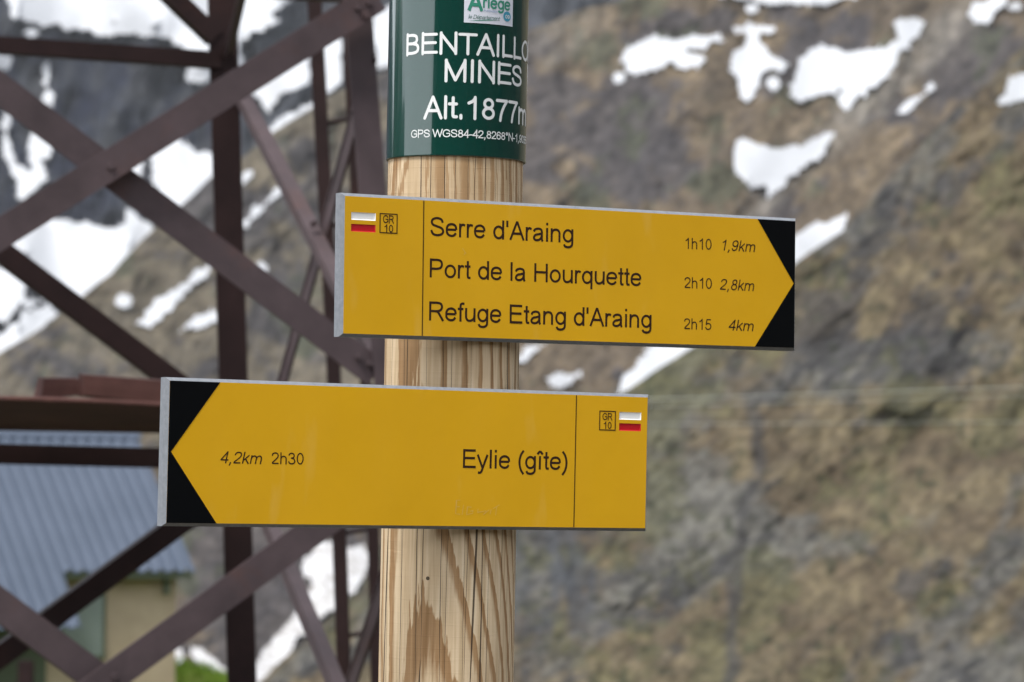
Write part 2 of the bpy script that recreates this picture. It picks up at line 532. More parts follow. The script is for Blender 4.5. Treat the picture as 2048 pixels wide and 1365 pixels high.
SNOW = [
 ('B', [(1238,118),(1252,95),(1275,80),(1305,68),(1330,75),(1345,80),(1380,72),(1440,70),(1446,82),(1400,95),(1375,103),(1408,118),(1395,135),(1360,142),(1340,128),(1310,138),(1275,152),(1256,148),(1245,128)]),
 ('B', circle(1238,155,14)),
 ('B', [(1465,55),(1490,49),(1550,49),(1548,62),(1520,68),(1512,85),(1535,95),(1552,110),(1577,128),(1570,141),(1540,145),(1522,150),(1515,175),(1495,209),(1480,195),(1470,165),(1460,145),(1458,130),(1470,105),(1486,92),(1488,72),(1468,65)]),
 ('B', circle(1546,168,15)),
 ('B', [(1575,198),(1585,160),(1595,120),(1610,100),(1640,85),(1665,88),(1690,103),(1730,98),(1780,88),(1795,75),(1783,45),(1800,31),(1825,38),(1850,40),(1843,65),(1825,95),(1800,110),(1790,130),(1760,165),(1735,185),(1690,220),(1675,210),(1680,182),(1640,195),(1600,205)]),
 ('B', [(1470,285),(1485,277),(1520,288),(1560,295),(1600,285),(1640,268),(1667,270),(1665,290),(1630,325),(1590,350),(1560,375),(1537,395),(1530,375),(1500,378),(1480,355),(1467,325)]),
 ('B', [(1694,431),(1630,448),(1560,490),(1430,600),(1300,690),(1262,735),(1228,792),(1255,788),(1300,755),(1390,700),(1500,600),(1590,535),(1650,495),(1690,462)]),
 ('B', [(1095,760),(1110,749),(1160,741),(1167,754),(1130,774),(1105,773)]),
 ('B', [(1020,722),(1050,692),(1088,688),(1052,725),(1030,732)]),
 ('B', [(1425,-30),(1660,-30),(1710,-3),(1650,9),(1590,9),(1500,4),(1440,0)]),
 ('B', [(1935,36),(1950,8),(1990,-14),(2040,-14),(2002,20),(1965,49),(1945,49)]),
 ('B', [(1786,229),(1812,203),(1862,163),(1872,169),(1850,197),(1810,228)]),
 ('C', [(1983,207),(2010,187),(2020,152),(2048,143),(2110,150),(2110,190),(2048,197),(2020,207)]),
 ('B', circle(1505,17,15,12)),
 ('B', circle(2030,12,16,10)),
 ('B', circle(247,602,18,15)),
 ('B', [(268,650),(310,602),(370,562),(415,525),(428,538),(390,572),(340,622),(300,657)]),
 ('B', [(350,662),(380,640),(442,612),(442,640),(400,656),(355,669)]),
 ('B', [(480,300),(495,278),(510,270),(508,286),(488,305)]),
 ('B', [(480,366),(484,344),(508,337),(506,352),(488,368)]),
 ('B', [(482,446),(520,405),(560,367),(570,376),(540,412),(500,452),(484,460)]),
 ('B', circle(523,536,14,12)),
 ('A', [(10,-70),(700,-90),(560,20),(480,70),(486,150),(430,178),(405,165),(372,160),(370,100),(330,77),(200,68),(100,52),(40,43),(14,30)]),
 ('A', [(12,488),(97,438),(169,441),(220,456),(246,451),(251,410),(308,451),(300,490),(256,530),(220,560),(185,590),(164,610),(143,600),(103,556),(51,515)]),
 ('A', [(302,308),(359,277),(390,297),(422,303),(440,340),(354,430),(313,382),(306,338)]),
 ('A', [(251,330),(288,308),(281,356),(255,347)]),
 ('A', [(3,212),(20,224),(18,287),(33,330),(64,340),(56,300),(60,254),(110,287),(88,328),(92,361),(51,397),(34,402),(30,354),(8,308)]),
 ('A', [(80,197),(97,177),(110,190),(106,215),(86,207)]),
 ('A', [(84,135),(96,120),(102,150),(94,176),(86,170)]),
 ('A', [(-20,105),(24,112),(16,139),(-20,139)]),
 ('A', [(-30,520),(30,535),(62,560),(48,590),(85,600),(60,625),(36,612),(20,645),(-30,655)]),
 ('A', [(-40,705),(56,618),(103,606),(118,624),(51,690),(-10,720)]),
 ('A', [(484,171),(611,95),(622,137),(617,168),(554,195),(537,226),(518,204)]),
 ('A', [(644,72),(682,55),(686,165),(644,192)]),
 ('A', [(742,32),(800,0),(800,130),(752,139)]),
 ('A', [(476,50),(530,20),(560,40),(500,74),(478,80)]),
 ('A', [(530,270),(560,230),(620,205),(640,200),(600,250),(545,290)]),
 ('A', circle(64,66,16,10)), ('A', circle(400,60,30,12)),
]
for k, (ly, poly) in enumerate(SNOW):
    small = (max(p[0] for p in poly) - min(p[0] for p in poly)) < 60
    snow(ly, poly, rough=4.0 if small else 11.0, seed=k)
snow('B', [(505,1358),(511,1328),(550,1270),(585,1231),(609,1202),(624,1168),(602,1134),(607,1109),(628,1104),(633,1070),(648,1088),(667,1083),(700,1092),(728,1090),(740,1109),(736,1136),(711,1180),(690,1195),(658,1228),(624,1248),(585,1301),(550,1340),(520,1385),(495,1385)], M_DIRTY, 9, 3.5, 91)
snow('B', [(378,1288),(404,1298),(442,1330),(460,1345),(400,1335),(383,1312)], M_DIRTY, 5, 3.5, 92)
snow('B', [(335,1290),(362,1300),(372,1330),(345,1330)], M_DIRTY, 5, 3.5, 93)

# ------------------------------------------------------------------ stroke lettering (plain grotesque letter forms drawn as pen paths)
def ell(cx, cy, rx, ry, n=26):
    return ('o', [(cx + rx * math.cos(a), cy + ry * math.sin(a)) for a in np.linspace(0, 2 * math.pi, n + 1)[:-1]])
def l_(*p): return ('l', list(p))
def c_(*p): return ('c', list(p))
_e = [l_((.12, .375), (.67, .375)), c_((.675, .375), (.65, .53), (.55, .63), (.39, .667), (.22, .62), (.125, .5), (.105, .36), (.13, .2), (.23, .1), (.39, .055), (.55, .095), (.655, .21))]
_arch = c_((.13, .42), (.18, .56), (.28, .64), (.40, .662), (.54, .62), (.615, .5), (.62, .36), (.62, .18), (.62, 0))
GL = {
 ' ': (.388, []),
 'S': (.932, [c_((.79, .71), (.71, .87), (.47, .94), (.22, .88), (.135, .735), (.22, .59), (.47, .51), (.73, .42), (.82, .265), (.73, .12), (.48, .057), (.22, .115), (.105, .31))]),
 'e': (.777, _e), 'é': (.777, _e + [l_((.33, .79), (.48, .99))]), 'è': (.777, _e + [l_((.28, .99), (.43, .79))]),
 'r': (.465, [l_((.13, 0), (.13, .725)), c_((.13, .40), (.16, .56), (.25, .65), (.34, .66), (.43, .625))]),
 'd': (.777, [l_((.655, 0), (.655, 1)), ell(.38, .36, .272, .303)]),
 "'": (.267, [l_((.13, 1), (.13, .66))]),
 'A': (.932, [l_((.055, 0), (.466, .985)), l_((.88, 0), (.466, .985)), l_((.2, .345), (.735, .345))]),
 'a': (.777, [c_((.115, .5), (.18, .61), (.36, .665), (.54, .63), (.605, .52), (.61, .36), (.61, .16), (.63, .06), (.665, 0)),
              c_((.6, .42), (.42, .375), (.22, .33), (.115, .2), (.165, .09), (.3, .055), (.46, .095), (.57, .2), (.605, .34))]),
 'i': (.31, [l_((.155, 0), (.155, .725)), l_((.155, .86), (.155, 1))]),
 'î': (.388, [l_((.19, 0), (.19, .725)), l_((.02, .82), (.19, .99)), l_((.36, .82), (.19, .99))]),
 'n': (.777, [l_((.13, 0), (.13, .725)), _arch]), 'h': (.777, [l_((.13, 0), (.13, 1)), _arch]),
 'm': (1.163, [l_((.13, 0), (.13, .725)), c_((.13, .44), (.18, .57), (.27, .64), (.37, .662), (.5, .62), (.575, .5), (.58, .36), (.58, .18), (.58, 0)),
               c_((.58, .44), (.63, .57), (.72, .64), (.82, .662), (.95, .62), (1.025, .5), (1.03, .36), (1.03, .18), (1.03, 0))]),
 'g': (.777, [ell(.375, .365, .268, .298), l_((.65, .725), (.65, .05)), c_((.65, .06), (.63, -.11), (.52, -.21), (.36, -.235), (.2, -.2), (.13, -.09))]),
 'P': (.932, [l_((.15, 0), (.15, 1)), c_((.15, .935), (.33, .935), (.55, .935), (.74, .88), (.81, .715), (.74, .54), (.55, .47), (.33, .465), (.15, .465))]),
 'o': (.777, [ell(.388, .36, .283, .303)]),
 't': (.388, [c_((.2, .95), (.2, .7), (.2, .4), (.2, .17), (.235, .07), (.37, .06)), l_((.02, .66), (.36, .66))]),
 'l': (.31, [l_((.155, 0), (.155, 1))]),
 'H': (1.008, [l_((.15, 0), (.15, 1)), l_((.86, 0), (.86, 1)), l_((.15, .53), (.86, .53))]),
 'u': (.777, [l_((.65, 0), (.65, .725)), c_((.14, .725), (.14, .55), (.14, .36), (.155, .2), (.24, .085), (.37, .06), (.52, .11), (.62, .22), (.65, .38))]),
 'q': (.777, [ell(.375, .36, .268, .303), l_((.65, .725), (.65, -.275))]),
 'p': (.777, [ell(.4, .36, .272, .303), l_((.13, .725), (.13, -.275))]),
 'R': (1.008, [l_((.15, 0), (.15, 1)), c_((.15, .935), (.35, .935), (.6, .935), (.79, .88), (.85, .735), (.79, .58), (.6, .505), (.35, .5), (.15, .5)), c_((.5, .5), (.62, .45), (.75, .27), (.93, 0))]),
 'f': (.388, [c_((.42, .93), (.31, .945), (.215, .9), (.19, .78), (.19, .5), (.19, .25), (.19, 0)), l_((.02, .66), (.36, .66))]),
 'E': (.932, [l_((.15, 0), (.15, 1)), l_((.15, .935), (.85, .935)), l_((.15, .53), (.81, .53)), l_((.15, .065), (.87, .065))]),
 'y': (.698, [l_((.05, .725), (.35, .03)), c_((.65, .725), (.5, .36), (.36, -.0), (.29, -.17), (.2, -.235), (.08, -.225))]),
 '(': (.465, [c_((.41, 1.0), (.23, .74), (.155, .37), (.23, -.0), (.41, -.27))]),
 ')': (.465, [c_((.06, 1.0), (.24, .74), (.315, .37), (.24, -.0), (.06, -.27))]),
 'k': (.698, [l_((.13, 0), (.13, 1)), l_((.6, .725), (.13, .26)), l_((.3, .42), (.65, 0))]),
 '1': (.777, [l_((.475, 0), (.475, 1)), c_((.475, .95), (.36, .82), (.17, .72))]),
 '0': (.777, [ell(.388, .5, .275, .44)]),
 '2': (.777, [c_((.1, .69), (.155, .86), (.36, .937), (.57, .88), (.645, .72), (.58, .54), (.36, .33), (.18, .18), (.105, .065)), l_((.08, .065), (.69, .065))]),
 '3': (.777, [c_((.095, .74), (.17, .87), (.35, .937), (.53, .88), (.595, .74), (.53, .59), (.31, .53)), c_((.31, .53), (.56, .47), (.66, .285), (.58, .12), (.36, .055), (.17, .115), (.08, .27))]),
 '4': (.777, [l_((.55, 0), (.55, 1)), l_((.55, .95), (.07, .29)), l_((.04, .29), (.74, .29))]),
 '5': (.777, [l_((.66, .935), (.23, .935), (.145, .46)), c_((.13, .46), (.24, .56), (.38, .6), (.57, .53), (.665, .335), (.58, .135), (.37, .055), (.18, .105), (.08, .26))]),
 '6': (.777, [c_((.65, .74), (.57, .88), (.4, .937), (.22, .86), (.12, .64), (.112, .36)), ell(.388, .315, .275, .258)]),
 '7': (.777, [l_((.07, .935), (.69, .935)), c_((.67, .93), (.48, .65), (.34, .33), (.275, 0))]),
 '8': (.777, [ell(.388, .735, .215, .2), ell(.388, .29, .268, .234)]),
 '9': (.777, [ell(.385, .68, .268, .256), c_((.65, .66), (.64, .4), (.55, .14), (.36, .057), (.2, .11), (.11, .25))]),
 ',': (.388, [l_((.19, .12), (.19, -.02), (.12, -.17))]),
 '.': (.388, [l_((.19, 0), (.19, .13))]),
 'B': (.932, [l_((.15, 0), (.15, 1)), c_((.15, .935), (.32, .935), (.5, .935), (.68, .88), (.74, .735), (.68, .59), (.5, .53), (.32, .53), (.15, .53)), c_((.5, .53), (.74, .46), (.82, .295), (.74, .125), (.5, .065), (.32, .065), (.15, .065))]),
 'N': (1.008, [l_((.15, 0), (.15, 1)), l_((.15, .95), (.86, .05)), l_((.86, 0), (.86, 1))]),
 'T': (.853, [l_((.03, .935), (.83, .935)), l_((.43, 0), (.43, .935))]),
 'I': (.388, [l_((.19, 0), (.19, 1))]),
 'L': (.777, [l_((.13, 0), (.13, 1)), l_((.13, .065), (.72, .065))]),
 'O': (1.087, [ell(.54, .5, .44, .443, 32)]),
 'U': (1.008, [c_((.15, 1), (.15, .75), (.15, .45), (.2, .19), (.35, .08), (.5, .057), (.66, .08), (.81, .19), (.86, .45), (.86, .75), (.86, 1))]),
 'M': (1.163, [l_((.15, 0), (.15, 1)), l_((.15, .95), (.58, .05)), l_((1.01, .95), (.58, .05)), l_((1.01, 0), (1.01, 1))]),
 'G': (1.087, [c_((.93, .72), (.82, .87), (.56, .94), (.3, .87), (.15, .68), (.115, .48), (.17, .25), (.34, .1), (.57, .057), (.78, .1), (.955, .22)), l_((.955, .17), (.955, .48), (.58, .48))]),
 'W': (1.318, [l_((.04, 1), (.34, .04)), l_((.66, .95), (.34, .04)), l_((.66, .95), (.98, .04)), l_((1.28, 1), (.98, .04))]),
 'D': (1.008, [l_((.15, 0), (.15, 1)), c_((.15, .935), (.3, .935), (.5, .935), (.78, .83), (.89, .5), (.78, .17), (.5, .065), (.3, .065), (.15, .065))]),
 'Y': (.932, [l_((.03, 1), (.466, .42)), l_((.9, 1), (.466, .42)), l_((.466, .45), (.466, 0))]),
 '-': (.465, [l_((.06, .36), (.4, .36))]), '°': (.56, [ell(.28, .83, .15, .15, 14)]),
}

def catmull(p, n=6):
    p = [np.array(q, float) for q in p]
    p = [2 * p[0] - p[1]] + p + [2 * p[-1] - p[-2]]
    out = []
    for i in range(1, len(p) - 2):
        for t in np.linspace(0, 1, n, endpoint=False):
            a, b, c, d = p[i - 1], p[i], p[i + 1], p[i + 2]
            out.append(.5 * ((2 * b) + (-a + c) * t + (2 * a - 5 * b + 4 * c - d) * t * t + (-a + 3 * b - 3 * c + d) * t ** 3))
    out.append(p[-2])
    return out

def subdiv(p, mx=.12):
    out = [np.array(p[0], float)]
    for a, b in zip(p, p[1:]):
        a, b = np.array(a, float), np.array(b, float)
        k = max(1, int(np.hypot(*(b - a)) / mx))
        out += [a + (b - a) * (i + 1) / k for i in range(k)]
    return out

def ribbon(pts, closed, wd, rounded):
    """outline quads of a pen stroke: (verts, faces)"""
    P = np.array(pts); n = len(P)
    if closed:
        T = np.roll(P, -1, 0) - np.roll(P, 1, 0)
    else:
        T = np.gradient(P, axis=0)
    T /= np.maximum(np.hypot(T[:, 0], T[:, 1]), 1e-9)[:, None]
    Nn = np.stack([-T[:, 1], T[:, 0]], 1) * wd / 2
    # mitre
    if not closed and n > 2:
        s1 = P[1:-1] - P[:-2]; s1 /= np.hypot(s1[:, 0], s1[:, 1])[:, None]
        cs = np.abs((s1 * T[1:-1]).sum(1)).clip(.5, 1)
        Nn[1:-1] /= cs[:, None]
    v = [tuple(a) for a in P + Nn] + [tuple(a) for a in P - Nn]
    f = [(i, n + i, n + (i + 1) % n, (i + 1) % n) for i in range(n if closed else n - 1)]
    if rounded and not closed:
        for end, sgn in ((0, -1), (n - 1, 1)):
            t = T[end] * sgn; nn = np.array([-t[1], t[0]])
            b = len(v)
            for a in np.linspace(-math.pi / 2, math.pi / 2, 7):
                v.append(tuple(P[end] + (t * math.cos(a) + nn * math.sin(a)) * wd / 2))
            f.append(tuple(range(b, b + 7)))
    return v, f

def text_strokes(s, wd=.13, rounded=False, shear=0.0, tracking=0.0):
    """list of (verts2d, faces), total width; cap height 1"""
    x = 0.0; out = []
    for ch in s:
        adv, sts = GL[ch]
        for k, (kind, p) in enumerate(sts):
            closed = kind == 'o'
            q = p if closed else catmull(p) if kind == 'c' else subdiv(p)
            q = [(a + x, b) for a, b in q]
            v, f = ribbon(q, closed, wd, rounded)
            out.append(([(a + shear * b, b) for a, b in v], f, k))
        x += adv + tracking
    return out, x - tracking

def extents(st):
    xs = [a for v, f, k in st for a, b in v]
    return min(xs), max(xs)

def text_mesh(name, placed, mapf, mat, parent, lift):
    """placed: list of (strokes, ox, oy, sx, sy); mapf(x, y, h) -> world point"""
    V, F = [], []
    for st, ox, oy, sx, sy in placed:
        for v, f, k in st:
            b = len(V)
            V += [mapf(ox + a * sx, oy + c * sy, lift + k * .00004) for a, c in v]
            F += [tuple(i + b for i in q) for q in f]
    return mesh_obj(name, V, F, mat, parent)

# ------------------------------------------------------------------ the post
DP = 3.481
PA, PB = at(911.3, 350, DP), at(894.6, 1200, DP)
AX = (PA - PB).normalized()                # up along the post
PR = .0736
ORG = PB + AX * (0.0 - PB.z) / AX.z         # where the axis meets z = 0
EX = (Vector((1, 0, 0)) - AX * AX.x).normalized()
EYV = AX.cross(EX)                          # points away from the camera
def post_pt(phi, h, r):
    """phi 0 faces the camera, positive to the right; h along the axis"""
    return ORG + AX * h + (EX * math.sin(phi) - EYV * math.cos(phi)) * r

def wood_mat():
    m = new_mat("pine_wood", (.5, .4, .28), .72, spec=.25)
    tc = N(m, "TexCoord")
    sx = N(m, "SeparateXYZ"); L(m, tc.outputs["Object"], sx.inputs[0])
    # slow wander of the grain
    wn = N(m, "TexNoise"); wn.inputs["Scale"].default_value = 1.0; wn.inputs["Detail"].default_value = 3
    mp = N(m, "Mapping"); mp.inputs["Scale"].default_value = (9, 9, 2.6); L(m, tc.outputs["Object"], mp.inputs[0]); L(m, mp.outputs[0], wn.inputs["Vector"])
    wob = mth(m, 'MULTIPLY', mth(m, 'SUBTRACT', wn.outputs[0], .5), .030)
    fn = N(m, "TexNoise"); fn.inputs["Scale"].default_value = 1.0; fn.inputs["Detail"].default_value = 4
    mf = N(m, "Mapping"); mf.inputs["Scale"].default_value = (300, 300, 26); L(m, tc.outputs["Object"], mf.inputs[0]); L(m, mf.outputs[0], fn.inputs["Vector"])
    wob2 = mth(m, 'MULTIPLY', mth(m, 'SUBTRACT', fn.outputs[0], .5), .0055)
    # distance along the growth direction (pith beyond the back): object x right, y away, z up
    # (the growth direction turns slowly along the post: spiral grain)
    ph0 = mth(m, 'ADD', R(-19), mth(m, 'MULTIPLY', mth(m, 'SUBTRACT', 1.489, mth(m, 'MINIMUM', sx.outputs[2], 1.72)), 1.65))
    along = mth(m, 'SUBTRACT', mth(m, 'MULTIPLY', sx.outputs[0], mth(m, 'SINE', ph0)), mth(m, 'MULTIPLY', sx.outputs[1], mth(m, 'COSINE', ph0)))
    # taper: quick below, gentle above
    zt = mth(m, 'ADD', mth(m, 'MULTIPLY', mth(m, 'MINIMUM', sx.outputs[2], 1.66), -.07), mth(m, 'MULTIPLY', mth(m, 'MAXIMUM', mth(m, 'SUBTRACT', sx.outputs[2], 1.66), 0.0), -.035))
    s = mth(m, 'ADD', mth(m, 'ADD', mth(m, 'ADD', along, zt), mth(m, 'ADD', wob, wob2)), .0003)
    fr = mth(m, 'FRACT', mth(m, 'DIVIDE', s, .0150))
    band = ramp(m, fr, [(0.0, (0, 0, 0)), (.03, (1, 1, 1)), (.25, (.95, .95, .95)), (.33, (.55, .55, .55)), (.42, (.05, .05, .05)), (1.0, (0, 0, 0))])
    fr2 = mth(m, 'FRACT', mth(m, 'DIVIDE', mth(m, 'ADD', s, .003), .0048))
    band2 = ramp(m, fr2, [(0.0, (0, 0, 0)), (.62, (0, 0, 0)), (.7, (1, 1, 1)), (.88, (1, 1, 1)), (.95, (0, 0, 0))])
    upper = mth(m, 'MULTIPLY', mth(m, 'SUBTRACT', sx.outputs[2], 1.80), 8.0, True)
    bfac = mth(m, 'MAXIMUM', band.outputs[0], mth(m, 'MULTIPLY', band2.outputs[0], mth(m, 'MULTIPLY', upper, .85)))
    n1 = N(m, "TexNoise"); n1.inputs["Scale"].default_value = 1; n1.inputs["Detail"].default_value = 5
    m1 = N(m, "Mapping"); m1.inputs["Scale"].default_value = (260, 260, 9); L(m, tc.outputs["Object"], m1.inputs[0]); L(m, m1.outputs[0], n1.inputs["Vector"])
    pale = ramp(m, n1.outputs[0], [(.3, (.45, .33, .19)), (.5, (.59, .45, .285)), (.75, (.70, .57, .39))])
    dark = ramp(m, n1.outputs[0], [(.3, (.20, .098, .033)), (.7, (.33, .182, .072))])
    col = mixc(m, mth(m, 'MULTIPLY', bfac, .88), pale.outputs[0], dark.outputs[0])
    st = ramp(m, wn.outputs[0], [(.5, (0, 0, 0)), (.68, (.55, .55, .55))])
    col = mixc(m, st.outputs[0], col, (.36, .235, .12))
    # drying cracks along the grain
    phi = mth(m, 'ARCTAN2', sx.outputs[0], mth(m, 'MULTIPLY', sx.outputs[1], -1.0))
    cv = N(m, "CombineXYZ")
    L(m, mth(m, 'ADD', mth(m, 'MULTIPLY', phi, PR * 58), mth(m, 'MULTIPLY', wn.outputs[0], .6)), cv.inputs[0])
    L(m, mth(m, 'MULTIPLY', sx.outputs[2], .42), cv.inputs[1])
    ck = N(m, "TexVoronoi", feature='DISTANCE_TO_EDGE', voronoi_dimensions='2D'); ck.inputs["Scale"].default_value = 1
    L(m, cv.outputs[0], ck.inputs["Vector"])
    gate = N(m, "TexNoise"); gate.inputs["Scale"].default_value = 1; gate.inputs["Detail"].default_value = 2
    m3 = N(m, "Mapping"); m3.inputs["Scale"].default_value = (40, 40, 4); m3.inputs["Location"].default_value = (3, 7, 1); L(m, tc.outputs["Object"], m3.inputs[0]); L(m, m3.outputs[0], gate.inputs["Vector"])
    wid = mth(m, 'MULTIPLY', mth(m, 'SUBTRACT', gate.outputs[0], .36, True), .085)
    crk = mth(m, 'LESS_THAN', ck.outputs["Distance"], wid)
    # worm hole
    hole = post_pt(math.asin(-36 / 134.0), 0, PR)
    vd = N(m, "VectorMath", operation='DISTANCE'); L(m, tc.outputs["Object"], vd.inputs[0])
    hz = (at(860, 1152, DP) - ORG).dot(AX)
    vd.inputs[1].default_value = (PR * math.sin(math.asin(-36 / 134.0)), -PR * math.cos(math.asin(-36 / 134.0)), hz)
    hl = mth(m, 'LESS_THAN', vd.outputs["Value"], .0021)
    mask = mth(m, 'MAXIMUM', crk, hl)
    col = mixc(m, mth(m, 'MULTIPLY', mask, .9), col, (.035, .022, .014))
    L(m, col, BS(m).inputs["Base Color"])
    # turning marks round the post and rough fibres
    tm = N(m, "TexNoise"); tm.inputs["Scale"].default_value = 1; tm.inputs["Detail"].default_value = 3
    m4 = N(m, "Mapping"); m4.inputs["Scale"].default_value = (14, 14, 150); L(m, tc.outputs["Object"], m4.inputs[0]); L(m, m4.outputs[0], tm.inputs["Vector"])
    hgt = mth(m, 'ADD', mth(m, 'MULTIPLY', tm.outputs[0], .38), mth(m, 'MULTIPLY', n1.outputs[0], .3))
    tz = mth(m, 'FRACT', mth(m, 'ADD', mth(m, 'DIVIDE', sx.outputs[2], .0128), mth(m, 'MULTIPLY', tm.outputs[0], 1.1)))
    rdg = ramp(m, tz, [(0, (0, 0, 0)), (.08, (1, 1, 1)), (.22, (0, 0, 0))])
    hgt = mth(m, 'ADD', hgt, mth(m, 'MULTIPLY', rdg.outputs[0], .09))
    hgt = mth(m, 'SUBTRACT', hgt, mth(m, 'MULTIPLY', mask, 1.2))
    bump(m, hgt, .55, .0016)
    return m

def build_post():
    m = wood_mat()
    nseg, hs_ = 160, np.linspace(-.5, 2.28, 90)
    V, F = [], []
    for h in hs_:
        for k in range(nseg):
            a = 2 * math.pi * k / nseg
            r = PR + .0007 * (float(fbm(np.array(math.cos(a) * 2 + 5), np.array(math.sin(a) * 2 + h * 3), 81, 3)) - .5) * 2
            V.append((math.sin(a) * r, -math.cos(a) * r, h))
    nr = len(hs_)
    for i in range(nr - 1):
        for k in range(nseg):
            q = (k + 1) % nseg
            F.append((i * nseg + k, i * nseg + q, (i + 1) * nseg + q, (i + 1) * nseg + k))
    F.append(tuple((nr - 1) * nseg + k for k in range(nseg)))
    o = mesh_obj("wooden_post", V, F, m, None, True)
    M3 = Matrix((EX, EYV, AX)).transposed().to_4x4()
    o.matrix_world = Matrix.Translation(ORG) @ M3
    tag(o, "round pale pine post with brown grain bands carrying two yellow boards", "post")
build_post()

# ------------------------------------------------------------------ green name sleeve on top of the post
SRAD = PR * 1.036
def cyl_hit(u, v, r):
    """(phi, h) where the ray of (u, v) meets the cylinder of radius r about the post axis"""
    d = ray(u, v).normalized(); o = EYE - ORG
    dp = d - AX * d.dot(AX); op = o - AX * o.dot(AX)
    A, B, C = dp.dot(dp), 2 * dp.dot(op), op.dot(op) - r * r
    t = (-B - math.sqrt(max(B * B - 4 * A * C, 0))) / (2 * A)
    p = o + d * t
    return math.atan2(p.dot(EX), -p.dot(EYV)), p.dot(AX)

M_WHITE = new_mat("white_paint", (.72, .73, .72), .45, spec=.4)
M_GREEN = new_mat("green_enamel", (.0, .036, .026), .16, spec=.4)
_n = noise_node(M_GREEN, 60, 3, .5, stretch=(1, 1, .2))
_r = ramp(M_GREEN, _n.outputs[0], [(.3, (.10, .10, .10)), (.7, (.17, .17, .17))])
L(M_GREEN, _r.outputs[0], BS(M_GREEN).inputs["Roughness"])
BS(M_GREEN).inputs['Coat Weight'].default_value = 1.0
BS(M_GREEN).inputs['Coat Roughness'].default_value = .03
BS(M_GREEN).inputs['Coat IOR'].default_value = 1.5
_n2 = noise_node(M_GREEN, 3.0, 2, .5, stretch=(6, 6, 1))
bump(M_GREEN, _n2.outputs[0], .12, .004)
M_GREENEDGE = new_mat("sleeve_edge", (.2, .19, .15), .5)

